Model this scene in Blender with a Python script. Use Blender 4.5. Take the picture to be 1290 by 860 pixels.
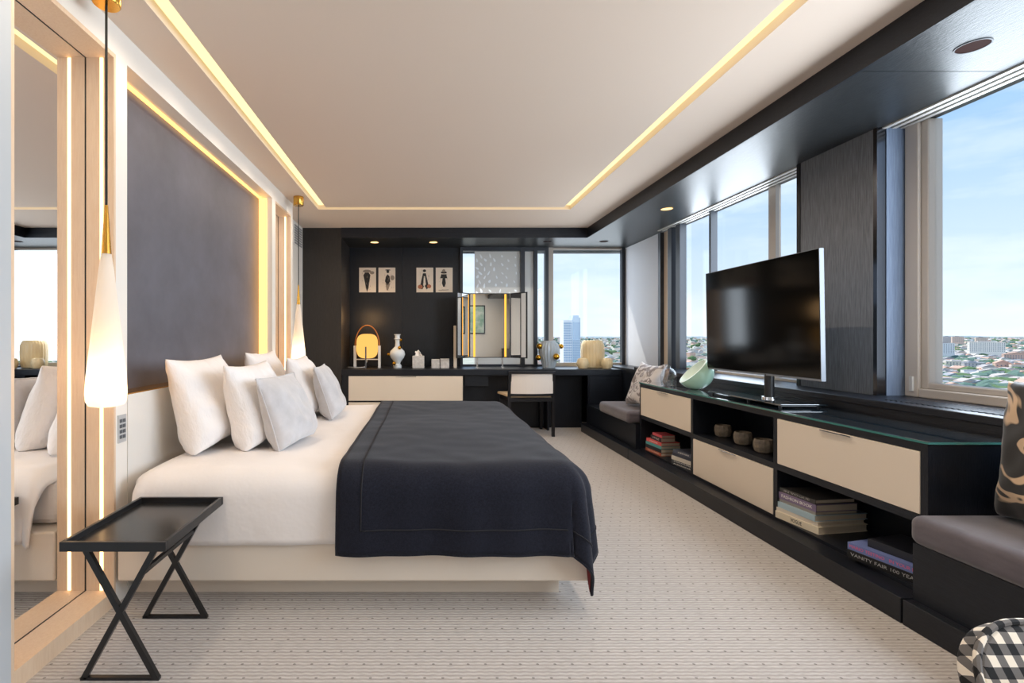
import bpy, bmesh, math, random
from mathutils import Vector, Matrix, noise

# ------------------------------------------------------------------ camera, sky, sun, exposure
for o in list(bpy.data.objects):
    bpy.data.objects.remove(o)
SC = bpy.context.scene
COL = SC.collection
CAM_H = 1.09
cd = bpy.data.cameras.new('camera')
cd.sensor_width = 36.0
cd.lens = 36.0 * 610.0 / 1290.0
cd.shift_x = 110.0 / 1290.0
cd.shift_y = -5.0 / 1290.0
cd.clip_start = 0.02
cd.clip_end = 20000
cam = bpy.data.objects.new('camera', cd)
cam.location = (0, 0, CAM_H)
cam.rotation_euler = (math.pi / 2, 0, 0)
COL.objects.link(cam)
SC.camera = cam

SKY_STRENGTH = 1.03
SUN_STRENGTH = 3.8
SC.view_settings.view_transform = 'Standard'
SC.view_settings.look = 'None'
SC.view_settings.gamma = 1.0
SC.view_settings.use_curve_mapping = False
SC.view_settings.exposure = 0.47


def lin(r, g, b):
    f = lambda c: (c / 255.0) / 12.92 if c <= 10 else (((c / 255.0) + 0.055) / 1.055) ** 2.4
    return (f(r), f(g), f(b), 1.0)


class NT:
    """small helper for node trees"""
    def __init__(s, nt):
        s.nt = nt
        nt.nodes.clear()

    def n(s, t, **kw):
        nd = s.nt.nodes.new(t)
        for k, v in kw.items():
            setattr(nd, k, v)
        return nd

    def l(s, a, b):
        s.nt.links.new(a, b)

    def put(s, sock, v):
        if hasattr(v, 'is_output'):
            s.l(v, sock)
        else:
            sock.default_value = v

    def math(s, op, a, b=None, c=None, clamp=False):
        nd = s.n('ShaderNodeMath', operation=op, use_clamp=clamp)
        s.put(nd.inputs[0], a)
        if b is not None:
            s.put(nd.inputs[1], b)
        if c is not None:
            s.put(nd.inputs[2], c)
        return nd.outputs[0]

    def mix(s, f, a, b):
        nd = s.n('ShaderNodeMix', data_type='RGBA')
        s.put(nd.inputs[0], f)
        s.put(nd.inputs[6], a)
        s.put(nd.inputs[7], b)
        return nd.outputs[2]

    def coords(s, scale=(1, 1, 1), kind='Object'):
        tc = s.n('ShaderNodeTexCoord')
        mp = s.n('ShaderNodeMapping')
        mp.inputs['Scale'].default_value = scale
        s.l(tc.outputs[kind], mp.inputs[0])
        return mp.outputs[0]

    def noise(s, vec, scale=5, detail=3, rough=0.5):
        nd = s.n('ShaderNodeTexNoise')
        s.l(vec, nd.inputs['Vector'])
        nd.inputs['Scale'].default_value = scale
        nd.inputs['Detail'].default_value = detail
        nd.inputs['Roughness'].default_value = rough
        return nd.outputs[0]

    def ramp(s, f, stops):
        nd = s.n('ShaderNodeValToRGB')
        e = nd.color_ramp.elements
        while len(e) < len(stops):
            e.new(0.5)
        for i, (p, c) in enumerate(stops):
            e[i].position = p
            e[i].color = c
        s.l(f, nd.inputs[0])
        return nd.outputs[0]


# the sky: the same gradient with thin cloud in every direction
world = bpy.data.worlds.new('sky')
SC.world = world
world.use_nodes = True
w = NT(world.node_tree)
tc = w.n('ShaderNodeTexCoord')
sep = w.n('ShaderNodeSeparateXYZ')
w.l(tc.outputs['Generated'], sep.inputs[0])
grad = w.ramp(sep.outputs[2], [(0.0, lin(216, 226, 234)), (0.10, lin(200, 217, 235)),
                               (0.32, lin(150, 186, 224)), (0.75, lin(108, 156, 216))])
mp = w.n('ShaderNodeMapping')
mp.inputs['Scale'].default_value = (1.2, 1.2, 5.0)
w.l(tc.outputs['Generated'], mp.inputs[0])
cl = w.noise(mp.outputs[0], 2.2, 7, 0.6)
clf = w.ramp(cl, [(0.42, (0, 0, 0, 1)), (0.72, (0.75, 0.75, 0.75, 1))])
skyc = w.mix(clf, grad, lin(240, 243, 247))
bg = w.n('ShaderNodeBackground')
w.l(skyc, bg.inputs[0])
bg.inputs[1].default_value = SKY_STRENGTH
wo = w.n('ShaderNodeOutputWorld')
w.l(bg.outputs[0], wo.inputs[0])

sd = bpy.data.lights.new('sun', 'SUN')
sd.energy = SUN_STRENGTH
sd.angle = math.radians(0.6)
sd.color = (1.0, 0.93, 0.82)
sun = bpy.data.objects.new('sun', sd)
sun.rotation_euler = Vector((0.45, -1.0, -1.5)).to_track_quat('-Z', 'Y').to_euler()
sun.location = (-4, 14, 12)
COL.objects.link(sun)



def area_lamp(name, loc, direction, sx, sy, power, color):
    ld = bpy.data.lights.new(name, 'AREA')
    ld.shape = 'RECTANGLE'
    ld.size, ld.size_y = sx, sy
    ld.energy = power
    ld.color = color
    o = bpy.data.objects.new(name, ld)
    o.location = loc
    o.rotation_euler = Vector(direction).to_track_quat('-Z', 'Y').to_euler()
    COL.objects.link(o)
    return o


# fill lamps added inside the windows, and the LED lines of the ceiling slot
DAY = (0.80, 0.90, 1.0)
WARM = (1.0, 0.84, 0.67)
area_lamp('day_fill_near_window', (2.66, 0.95, 1.55), (-1, 0, 0), 3.0, 1.36, 74, DAY)
area_lamp('day_fill_middle_window', (2.67, 4.27, 1.55), (-1, 0, 0), 1.15, 1.36, 22, DAY)
area_lamp('day_fill_end_window', (2.10, 6.22, 1.50), (0, -1, 0), 0.86, 1.42, 4, DAY)


def led_line(name, p0, p1, n, power):
    for k in range(n):
        t = (k + .5) / n
        ld = bpy.data.lights.new(name, 'SPOT')
        ld.energy = power / n
        ld.color = WARM
        ld.spot_size = math.radians(168)
        ld.spot_blend = 1.0
        ld.shadow_soft_size = 0.0
        o = bpy.data.objects.new(name, ld)
        o.location = tuple(p0[i] + (p1[i] - p0[i]) * t for i in range(3))
        COL.objects.link(o)


led_line('slot_led_left', (-1.014, -2.3, 2.355), (-1.014, 4.7, 2.355), 14, 66)
led_line('slot_led_right', (1.405, -2.3, 2.355), (1.405, 4.7, 2.355), 14, 105)
led_line('slot_led_end', (-.9, 4.78, 2.355), (1.3, 4.78, 2.355), 5, 36)

# ------------------------------------------------------------------ measures (metres)
H = 2.364      # ceiling
ZS = 2.249     # underside of the dark soffit
YB = 5.63      # face of the dark end wall
YW = 6.26      # back of the niche and end window
XL = -1.26     # face of the white panelling, left
XLB = -1.42    # left wall behind it
XS = 1.90      # inner edge of the soffit
XW = 2.70      # glass line of the right window wall
Y0 = -2.6      # wall behind the camera
R = math.radians


# ------------------------------------------------------------------ materials
MATS = {}


def principled(name, color=(0.8, 0.8, 0.8, 1), rough=0.5, metal=0.0, spec=0.5, emit=None, estr=0.0,
               sheen=0.0, trans=0.0, bump=None, bdist=0.004, ior=1.45, var=None, coat=0.0):
    """bump=(scale,strength,stretch) var=(second colour, scale, stretch)"""
    m = bpy.data.materials.new(name)
    m.use_nodes = True
    t = NT(m.node_tree)
    p = t.n('ShaderNodeBsdfPrincipled')
    out = t.n('ShaderNodeOutputMaterial')
    t.l(p.outputs[0], out.inputs[0])
    p.inputs['Base Color'].default_value = color
    p.inputs['Roughness'].default_value = rough
    p.inputs['Metallic'].default_value = metal
    p.inputs['Specular IOR Level'].default_value = spec
    p.inputs['IOR'].default_value = ior
    p.inputs['Transmission Weight'].default_value = trans
    p.inputs['Coat Weight'].default_value = coat
    if sheen:
        p.inputs['Sheen Weight'].default_value = sheen
    if emit:
        p.inputs['Emission Color'].default_value = emit
        p.inputs['Emission Strength'].default_value = estr
    if var:
        f = t.noise(t.coords(var[2]), var[1], 5, 0.6)
        f = t.ramp(f, [(0.3, (0, 0, 0, 1)), (0.7, (1, 1, 1, 1))])
        t.l(t.mix(f, color, var[0]), p.inputs['Base Color'])
    if bump:
        b = t.n('ShaderNodeBump')
        b.inputs['Strength'].default_value = bump[1]
        b.inputs['Distance'].default_value = bdist
        t.l(t.noise(t.coords(bump[2]), bump[0], 4, 0.6), b.inputs['Height'])
        t.l(b.outputs[0], p.inputs['Normal'])
    MATS[name] = m
    return m


def emitter(name, color, s):
    m = bpy.data.materials.new(name)
    m.use_nodes = True
    t = NT(m.node_tree)
    e = t.n('ShaderNodeEmission')
    e.inputs[0].default_value = color
    e.inputs[1].default_value = s
    out = t.n('ShaderNodeOutputMaterial')
    t.l(e.outputs[0], out.inputs[0])
    MATS[name] = m
    return m


def wood(name, c1, c2, stretch, rough=0.34, spec=0.5):
    return principled(name, c1, rough, spec=spec, var=(c2, 26, stretch), bump=(60, 0.35, stretch))


DW1, DW2 = (0.004, 0.0056, 0.0098, 1), (0.009, 0.012, 0.019, 1)
wood('dark_wood_z', DW1, DW2, (6, 6, 0.5))
wood('dark_wood_y', DW1, DW2, (6, 0.5, 6))
wood('dark_wood_x', DW1, DW2, (0.5, 6, 6))
wood('soffit_wood', (0.012, 0.014, 0.016, 1), (0.026, 0.030, 0.033, 1), (3, 0.6, 6), 0.30, 0.5)
wood('brown_dark_wood', (0.018, 0.014, 0.012, 1), (0.030, 0.025, 0.022, 1), (6, 6, 0.5), 0.42)
wood('pillar_wood', (0.115, 0.122, 0.135, 1), (0.22, 0.23, 0.25, 1), (6, 6, 0.35), 0.55, 0.3)
wood('reveal_wood_skylit', (0.12, 0.16, 0.24, 1), (0.18, 0.23, 0.32, 1), (6, 6, 0.35), 0.45)  # pillar reveal tinted blue, sky light painted into the wood colour
principled('black_metal', (0.010, 0.010, 0.011, 1), 0.32, 0.0, 0.6)
principled('tray_black', (0.012, 0.012, 0.013, 1), 0.22, 0.0, 0.6)
principled('ceiling_white', lin(230, 212, 196), 0.75, bump=(90, 0.03, (1, 1, 1)))
principled('panel_white', lin(236, 230, 222), 0.45, bump=(40, 0.03, (1, 1, 1)))
wood('pale_wood', lin(228, 202, 174), lin(220, 190, 160), (5, 5, 0.4), 0.5)
principled('grey_wall', lin(186, 190, 194), 0.6)
principled('rear_wall_paint', lin(214, 208, 198), 0.7)
principled('plaster', lin(84, 84, 92), 0.5, var=(lin(104, 104, 114), 2.4, (1, 1, 1)), bump=(14, 0.06, (1, 1, 1)))
principled('headboard_white', lin(228, 224, 218), 0.42)
principled('brass', lin(206, 158, 74), 0.25, 1.0)
principled('gold', lin(226, 170, 60), 0.18, 1.0)
principled('chrome', lin(220, 222, 226), 0.18, 1.0)
principled('mirror', (0.93, 0.93, 0.93, 1), 0.0, 1.0)
principled('cream_leather', lin(226, 212, 194), 0.5, bump=(160, 0.04, (1, 1, 1)))
principled('linen_white', lin(234, 228, 225), 0.85, sheen=0.1, bump=(5, 0.5, (1, 1, 1)), bdist=0.012)
principled('pillow_white', lin(234, 230, 229), 0.85, sheen=0.1, bump=(11, 0.9, (1, 1, 0.5)), bdist=0.02)
principled('cushion_grey', lin(186, 184, 186), 0.85, sheen=0.5, var=(lin(202, 200, 203), 12, (1, 1, 1)), bump=(60, 0.12, (1, 1, 1)))
principled('throw_navy', (0.0058, 0.0066, 0.0125, 1), 0.92, spec=0.2, sheen=0.10, var=((0.0135, 0.015, 0.026, 1), 140, (1, 1, 1)), bump=(220, 0.2, (1, 1, 1)))
principled('throw_lining', lin(120, 30, 34), 0.8)
principled('throw_cord', (0.012, 0.012, 0.016, 1), 0.9)
principled('bed_base', lin(226, 214, 200), 0.5)
principled('velvet', lin(96, 89, 96), 0.75, sheen=0.35, var=(lin(78, 71, 78), 8, (1, 1, 4)), bump=(50, 0.1, (1, 1, 1)))
principled('window_frame', lin(198, 189, 180), 0.45)
principled('window_dark', lin(52, 56, 64), 0.4)
principled('track_white', lin(208, 206, 202), 0.4)
principled('screen_black', (0.003, 0.003, 0.003, 1), 0.10, 0, 0.3)
principled('tv_silver', lin(128, 134, 143), 0.4, 0.2)
principled('glass_edge', lin(80, 140, 134), 0.12, trans=0.2)
principled('page_cream', lin(205, 192, 172), 0.8, bump=(300, 0.3, (0.05, 0.05, 1)))
principled('porcelain', lin(226, 232, 236), 0.15)
principled('marble', lin(228, 224, 220), 0.3, var=(lin(196, 190, 186), 30, (1, 1, 1)))
principled('tissue', lin(240, 236, 232), 0.9)
principled('paper', lin(232, 218, 200), 0.85)
principled('ink', (0.03, 0.028, 0.027, 1), 0.8)
principled('ink_grey', lin(150, 136, 122), 0.8)
principled('ink_red', lin(176, 112, 84), 0.8)
principled('fluted_blue', lin(186, 198, 208), 0.3, trans=0.15)
principled('amber_glass', lin(255, 234, 190), 0.2, trans=0.25)
principled('mint_glass', lin(196, 236, 214), 0.18, trans=0.1)
principled('mint_inner', lin(222, 238, 228), 0.3)
principled('chair_black', (0.012, 0.012, 0.015, 1), 0.35)
principled('chair_back_white', lin(226, 216, 206), 0.7, bump=(200, 0.1, (1, 1, 1)))
principled('seat_cream', lin(226, 198, 160), 0.7)
principled('wood_handle', lin(176, 110, 52), 0.45)
principled('white_plastic', lin(228, 228, 226), 0.4)
principled('switch_metal', lin(196, 198, 200), 0.35, 0.4)
principled('button_dark', lin(90, 92, 96), 0.5)
principled('cup_stone', lin(152, 138, 120), 0.6, var=(lin(104, 94, 82), 40, (1, 1, 1)))
principled('cable_black', (0.008, 0.008, 0.008, 1), 0.6)
principled('vent_grey', lin(150, 148, 146), 0.5)
principled('lamp_inside', lin(44, 20, 15), 0.7, 0.0, 0.05)
emitter('slot_light', (1.0, 0.82, 0.40, 1), 1.1)
emitter('led_warm', (1.0, 0.62, 0.30, 1), 3.2)
emitter('led_gold', (1.0, 0.48, 0.10, 1), 3.0)
emitter('mirror_led', (1.0, 0.46, 0.06, 1), 1.25)
emitter('downlight_on', (1.0, 0.66, 0.30, 1), 1.6)
emitter('opal_lamp', (1.0, 0.50, 0.12, 1), 0.92)
emitter('bulb', (1.0, 0.72, 0.40, 1), 22.0)


def glass_pane(name, tint=(1, 1, 1, 1), refl=0.012):
    """a clear pane: passes light straight through and reflects a little"""
    m = bpy.data.materials.new(name)
    m.use_nodes = True
    t = NT(m.node_tree)
    tr = t.n('ShaderNodeBsdfTransparent')
    tr.inputs[0].default_value = tint
    gl = t.n('ShaderNodeBsdfGlossy')
    gl.inputs['Roughness'].default_value = 0.01
    lw = t.n('ShaderNodeLayerWeight')
    lw.inputs[0].default_value = 0.5
    f5 = t.math('POWER', lw.outputs[1], 5.0)
    mx = t.n('ShaderNodeMixShader')
    t.l(t.math('MULTIPLY_ADD', f5, 0.85, refl), mx.inputs[0])
    t.l(tr.outputs[0], mx.inputs[1])
    t.l(gl.outputs[0], mx.inputs[2])
    out = t.n('ShaderNodeOutputMaterial')
    t.l(mx.outputs[0], out.inputs[0])
    MATS[name] = m
    return m


glass_pane('pane', (0.97, 0.985, 0.99, 1))
glass_pane('clear_glass', (0.93, 0.95, 0.97, 1), 0.10)


def top_glass():
    m = principled('glass_top', (0.012, 0.020, 0.028, 1), 0.03, 0, 1.0, coat=1.0, ior=2.0)
    return m


top_glass()


def translucent(name, col, amount):
    m = bpy.data.materials.new(name)
    m.use_nodes = True
    t = NT(m.node_tree)
    d = t.n('ShaderNodeBsdfDiffuse')
    d.inputs[0].default_value = col
    tl = t.n('ShaderNodeBsdfTranslucent')
    tl.inputs[0].default_value = col
    mx = t.n('ShaderNodeMixShader')
    mx.inputs[0].default_value = amount
    t.l(d.outputs[0], mx.inputs[1])
    t.l(tl.outputs[0], mx.inputs[2])
    out = t.n('ShaderNodeOutputMaterial')
    t.l(mx.outputs[0], out.inputs[0])
    MATS[name] = m


translucent('opal_glass', lin(250, 244, 236), 0.5)
translucent('blind_fabric', lin(230, 228, 225), 0.55)
principled('screen_white', lin(206, 206, 210), 0.6)
translucent('blind_dapple', lin(252, 252, 252), 0.9)  # brighter cloth standing in for spots of light on the blind


def carpet():
    m = bpy.data.materials.new('carpet')
    m.use_nodes = True
    t = NT(m.node_tree)
    p = t.n('ShaderNodeBsdfPrincipled')
    out = t.n('ShaderNodeOutputMaterial')
    t.l(p.outputs[0], out.inputs[0])
    p.inputs['Roughness'].default_value = 0.95
    p.inputs['Specular IOR Level'].default_value = 0.1
    tc = t.n('ShaderNodeTexCoord')
    s = t.n('ShaderNodeSeparateXYZ')
    t.l(tc.outputs['Object'], s.inputs[0])
    x, y = s.outputs[0], s.outputs[1]
    PX, PY = 0.058, 0.066
    yy = t.math('DIVIDE', y, PY)
    row = t.math('FLOOR', yy)
    fy = t.math('SUBTRACT', t.math('FRACT', yy), 0.5)
    odd = t.math('MULTIPLY', t.math('FLOORED_MODULO', row, 2.0), 0.5)
    xx = t.math('ADD', t.math('DIVIDE', x, PX), odd)
    fx = t.math('SUBTRACT', t.math('FRACT', xx), 0.5)
    dx = t.math('MULTIPLY', fx, PX)
    dy = t.math('MULTIPLY', fy, PY)
    d = t.math('SQRT', t.math('ADD', t.math('MULTIPLY', dx, dx), t.math('MULTIPLY', t.math('MULTIPLY', dy, dy), 1.7)))
    dot = t.math('LESS_THAN', d, 0.0050)
    wob = t.math('MULTIPLY', t.math('SINE', t.math('MULTIPLY', x, 2 * math.pi / 0.0375)), 0.0007)
    rib = t.math('SINE', t.math('MULTIPLY', t.math('ADD', y, wob), 2 * math.pi / 0.0165))
    ribf = t.math('MULTIPLY_ADD', rib, 0.5, 0.5)
    n1 = t.noise(tc.outputs['Object'], 240, 3, 0.7)
    n2 = t.noise(tc.outputs['Object'], 1.3, 2, 0.5)
    base = t.mix(n2, lin(208, 203, 200), lin(220, 215, 212))
    base = t.mix(t.math('MULTIPLY', t.math('SUBTRACT', 1.0, ribf), 0.55), base, lin(146, 138, 130))
    n3 = t.noise(t.coords((28, 150, 1)), 1.0, 3, 0.7)
    n3 = t.ramp(n3, [(0.38, (0, 0, 0, 1)), (0.66, (1, 1, 1, 1))])
    base = t.mix(t.math('MULTIPLY', n3, 0.34), base, lin(136, 129, 124))
    base = t.mix(t.math('MULTIPLY', n1, 0.35), base, lin(156, 148, 142))
    base = t.mix(t.math('MULTIPLY', dot, 0.62), base, lin(84, 76, 70))
    t.l(base, p.inputs['Base Color'])
    hgt = t.math('SUBTRACT', t.math('MULTIPLY_ADD', n1, 0.6, ribf), t.math('MULTIPLY', dot, 1.2))
    b = t.n('ShaderNodeBump')
    b.inputs['Strength'].default_value = 0.55
    b.inputs['Distance'].default_value = 0.004
    t.l(hgt, b.inputs['Height'])
    t.l(b.outputs[0], p.inputs['Normal'])
    MATS['carpet'] = m


carpet()


def gingham(name, a, b, period=0.034):
    m = bpy.data.materials.new(name)
    m.use_nodes = True
    t = NT(m.node_tree)
    p = t.n('ShaderNodeBsdfPrincipled')
    out = t.n('ShaderNodeOutputMaterial')
    t.l(p.outputs[0], out.inputs[0])
    p.inputs['Roughness'].default_value = 0.9
    tc = t.n('ShaderNodeTexCoord')
    s = t.n('ShaderNodeSeparateXYZ')
    t.l(tc.outputs['Object'], s.inputs[0])
    st = []
    for ax in (a, b):
        f = t.math('FRACT', t.math('DIVIDE', s.outputs[ax], period))
        st.append(t.math('LESS_THAN', f, 0.5))
    lv = t.math('MULTIPLY', t.math('ADD', st[0], st[1]), 0.5)
    t.l(t.ramp(lv, [(0.0, lin(232, 222, 206)), (0.5, lin(104, 100, 98)), (1.0, lin(16, 16, 18))]), p.inputs['Base Color'])
    MATS[name] = m


gingham('gingham_xz', 0, 2)
gingham('gingham_xy', 0, 1)


def patterned(name, c1, c2, c3, sc, p0=.46, p1=.60):
    """printed cushion cloth with curling leaf shapes"""
    m = bpy.data.materials.new(name)
    m.use_nodes = True
    t = NT(m.node_tree)
    p = t.n('ShaderNodeBsdfPrincipled')
    out = t.n('ShaderNodeOutputMaterial')
    t.l(p.outputs[0], out.inputs[0])
    p.inputs['Roughness'].default_value = 0.7
    p.inputs['Sheen Weight'].default_value = 0.3
    v = t.coords((1, 1, 1))
    nd = t.n('ShaderNodeTexNoise')
    nd.inputs['Scale'].default_value = sc
    nd.inputs['Detail'].default_value = 1.0
    nd.inputs['Distortion'].default_value = 1.6
    t.l(v, nd.inputs['Vector'])
    f = t.ramp(nd.outputs[0], [(0.0, c1), (p0, c1), (p0 + .03, c2), (p1, c2), (p1 + .03, c3), (1.0, c3)])
    t.l(f, p.inputs['Base Color'])
    MATS[name] = m


patterned('print_shade_silver', lin(196, 190, 188), lin(128, 120, 120), lin(206, 201, 199), 9)  # leaf print whose contrast also paints in the cushion's shading
patterned('print_brown', lin(128, 98, 80), lin(172, 142, 118), lin(96, 74, 62), 7)
patterned('print_black', lin(30, 28, 28), lin(202, 172, 140), lin(34, 30, 30), 6.5, .56, .68)


# ------------------------------------------------------------------ mesh helpers
def wm(o):
    m = o.matrix_basis.copy()
    while o.parent:
        o = o.parent
        m = o.matrix_basis @ m
    return m


def tag(o, label=None, cat=None, group=None, kind=None):
    if label:
        o['label'] = label
    if cat:
        o['category'] = cat
    if group:
        o['group'] = group
    if kind:
        o['kind'] = kind
    return o


def thing(name, label, cat, loc=(0, 0, 0), rotz=0.0, group=None, rot=None):
    o = bpy.data.objects.new(name, None)
    o.empty_display_size = 0.1
    COL.objects.link(o)
    o.location = loc
    o.rotation_euler = rot if rot else (0, 0, rotz)
    return tag(o, label, cat, group)


def link_mesh(name, me, mat, parent=None):
    o = bpy.data.objects.new(name, me)
    if mat:
        me.materials.clear()
        me.materials.append(MATS[mat])
    COL.objects.link(o)
    o.parent = parent
    return o


class MB:
    """collects shapes and links them as one mesh object"""
    def __init__(s):
        s.v = []
        s.f = []

    def add(s, vs, fs):
        k = len(s.v)
        s.v += [tuple(p) for p in vs]
        s.f += [tuple(i + k for i in f) for f in fs]
        return s

    def box(s, x0, x1, y0, y1, z0, z1):
        v = [(x, y, z) for z in (z0, z1) for y in (y0, y1) for x in (x0, x1)]
        return s.add(v, [(0, 2, 3, 1), (4, 5, 7, 6), (0, 1, 5, 4), (2, 6, 7, 3), (0, 4, 6, 2), (1, 3, 7, 5)])

    def prism(s, pts, a0, a1, axis=2):
        """polygon pts (2d) extruded along an axis"""
        n = len(pts)
        def mk(p, a):
            q = list(p)
            q.insert(axis, a)
            return tuple(q)
        v = [mk(p, a0) for p in pts] + [mk(p, a1) for p in pts]
        f = [tuple(range(n))[::-1], tuple(range(n, 2 * n))]
        f += [(i, (i + 1) % n, n + (i + 1) % n, n + i) for i in range(n)]
        return s.add(v, f)

    def lathe(s, prof, c=(0, 0, 0), n=24, flute=None, ax=2, close=True):
        """prof = [(radius, height)...] around an axis"""
        vs, fs = [], []
        for (r, h) in prof:
            for k in range(n):
                a = 2 * math.pi * k / n
                rr = r * (1 + flute[1] * math.cos(flute[0] * a)) if flute else r
                p = [rr * math.cos(a), rr * math.sin(a), h]
                if ax == 0:
                    p = [p[2], p[0], p[1]]
                elif ax == 1:
                    p = [p[0], p[2], p[1]]
                vs.append((c[0] + p[0], c[1] + p[1], c[2] + p[2]))
        for j in range(len(prof) - 1):
            for k in range(n):
                a, b = j * n + k, j * n + (k + 1) % n
                fs.append((a, b, b + n, a + n))
        if close:
            fs.append(tuple(range(n))[::-1])
            fs.append(tuple(range((len(prof) - 1) * n, len(prof) * n)))
        return s.add(vs, fs)

    def tube(s, pts, r, n=8, closed=False):
        pts = [Vector(p) for p in pts]
        m = len(pts)
        vs, fs = [], []
        prev = None
        for i, p in enumerate(pts):
            a = pts[(i - 1) % m] if (closed or i > 0) else p
            b = pts[(i + 1) % m] if (closed or i < m - 1) else p
            d = (b - a).normalized()
            if prev is None:
                up = Vector((0, 0, 1)) if abs(d.z) < 0.9 else Vector((1, 0, 0))
                u = d.cross(up).normalized()
            else:
                u = (prev - d * prev.dot(d)).normalized()
            prev = u
            v = d.cross(u)
            rr = r[i] if isinstance(r, (list, tuple)) else r
            for k in range(n):
                t = 2 * math.pi * k / n
                vs.append(p + (u * math.cos(t) + v * math.sin(t)) * rr)
        for i in range(m if closed else m - 1):
            for k in range(n):
                a, b = i * n + k, i * n + (k + 1) % n
                c, d2 = ((i + 1) % m) * n + (k + 1) % n, ((i + 1) % m) * n + k
                fs.append((a, b, c, d2))
        if not closed:
            fs.append(tuple(range(n))[::-1])
            fs.append(tuple(range((m - 1) * n, m * n)))
        return s.add(vs, fs)

    def bar(s, a, b, wx, wy):
        """square bar between two points"""
        a, b = Vector(a), Vector(b)
        d = (b - a).normalized()
        up = Vector((0, 1, 0)) if abs(d.y) < 0.9 else Vector((0, 0, 1))
        u = d.cross(up).normalized() * wx / 2
        v = d.cross(u).normalized() * wy / 2
        vs = [a - u - v, a + u - v, a + u + v, a - u + v, b - u - v, b + u - v, b + u + v, b - u + v]
        return s.add(vs, [(0, 3, 2, 1), (4, 5, 6, 7), (0, 1, 5, 4), (1, 2, 6, 5), (2, 3, 7, 6), (3, 0, 4, 7)])

    def grid(s, P):
        nu, nv = len(P), len(P[0])
        vs = [p for row in P for p in row]
        fs = [(i * nv + j, (i + 1) * nv + j, (i + 1) * nv + j + 1, i * nv + j + 1)
              for i in range(nu - 1) for j in range(nv - 1)]
        return s.add(vs, fs)

    def mesh(s, name, smooth=False, fix=True):
        me = bpy.data.meshes.new(name)
        me.from_pydata(s.v, [], s.f)
        if fix:
            bm = bmesh.new()
            bm.from_mesh(me)
            bmesh.ops.recalc_face_normals(bm, faces=bm.faces)
            bm.to_mesh(me)
            bm.free()
        if smooth:
            me.shade_smooth()
            me.set_sharp_from_angle(angle=R(40))
        return me

    def obj(s, name, mat, parent=None, world=True, smooth=False, bevel=0.0, seg=2, fix=True):
        if parent is not None and world:
            inv = wm(parent).inverted()
            s.v = [tuple(inv @ Vector(p)) for p in s.v]
        o = link_mesh(name, s.mesh(name, smooth, fix), mat, parent)
        if bevel:
            b = o.modifiers.new('edge', 'BEVEL')
            b.width = bevel
            b.segments = seg
            b.limit_method = 'ANGLE'
        return o


def box(name, b, mat, parent=None, world=True, bevel=0.0, seg=2):
    return MB().box(*b).obj(name, mat, parent, world, False, bevel, seg)


def struct(name, b, mat, label=None, parent=None, bevel=0.0):
    o = box(name, b, mat, parent, True, bevel)
    if parent is None:
        o['kind'] = 'structure'
    if label:
        o['label'] = label
    return o


def copy_tree(o, parent=None):
    c = o.copy()
    COL.objects.link(c)
    c.parent = parent
    for ch in list(o.children):
        copy_tree(ch, c)
    return c


def lettering(name, body, size, mat, parent, M, depth=0.0004, fitw=None):
    cu = bpy.data.curves.new('t', 'FONT')
    cu.body = body
    cu.size = size
    cu.align_x = 'CENTER'
    cu.align_y = 'CENTER'
    cu.extrude = depth
    cu.resolution_u = 2
    t = bpy.data.objects.new('t', cu)
    COL.objects.link(t)
    dg = bpy.context.evaluated_depsgraph_get()
    me = bpy.data.meshes.new_from_object(t.evaluated_get(dg))
    bpy.data.objects.remove(t)
    bpy.data.curves.remove(cu)
    if fitw:
        xs = [v.co.x for v in me.vertices]
        k = fitw / (max(xs) - min(xs))
        for v in me.vertices:
            v.co.x *= k
    me.transform(M)
    return link_mesh(name, me, mat, parent)


def axes(o, x, y, z):
    return Matrix(((x[0], y[0], z[0], o[0]), (x[1], y[1], z[1], o[1]), (x[2], y[2], z[2], o[2]), (0, 0, 0, 1)))


# ------------------------------------------------------------------ the shell
struct('floor', (XLB - 0.3, XW + 0.1, Y0 - 0.1, YW + 0.2, -0.12, 0.0), 'carpet', 'pale beige loop carpet with rows of small dark dots')
struct('wall_left', (XLB - 0.25, XLB, Y0, YB, 0, H), 'panel_white', 'white wall behind the panelling')
struct('wall_rear', (XLB - 0.25, XW + 0.1, Y0 - 0.15, Y0, 0, 2.6), 'rear_wall_paint', 'plain pale wall at the other end of the room')
struct('wall_back', (XLB - 0.25, -0.97, YB, YW + 0.3, 0, H + 0.15), 'brown_dark_wood', 'dark brown wood wall left of the niche')

# ceiling with a U-shaped light slot
c = bpy.data.objects.new('ceiling', None)
COL.objects.link(c)
c['kind'] = 'structure'
c['label'] = 'warm white ceiling with a recessed line of light'
SLX0, SLX1, SRX0, SRX1, SBY0, SBY1 = -1.06, -0.968, 1.36, 1.45, 4.735, 4.825
for nm, b in (('plaster_board', (XLB - 0.25, SLX0, Y0, YB, H, H + 0.15)),
              ('plaster_board', (SLX1, SRX0, Y0, SBY0, H, H + 0.15)),
              ('plaster_board', (SRX1, XS, Y0, YB, H, H + 0.15)),
              ('plaster_board', (SLX0, SRX1, SBY1, YB, H, H + 0.15)),
              ('slot_back', (SLX0, SRX1, Y0, SBY1, H + 0.075, H + 0.15))):
    if nm == 'slot_back':
        MB().box(SLX0, SLX1, Y0, SBY1, H + .07, H + .15).box(SRX0, SRX1, Y0, SBY1, H + .07, H + .15).box(
            SLX1, SRX0, SBY0, SBY1, H + .07, H + .15).obj(nm, 'ceiling_white', c)
    else:
        box(nm, b, 'ceiling_white', c)
box('light_slot', (SLX0 + .002, SLX1 - .002, Y0 + .01, SBY1, H + .045, H + .068), 'slot_light', c)
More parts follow.
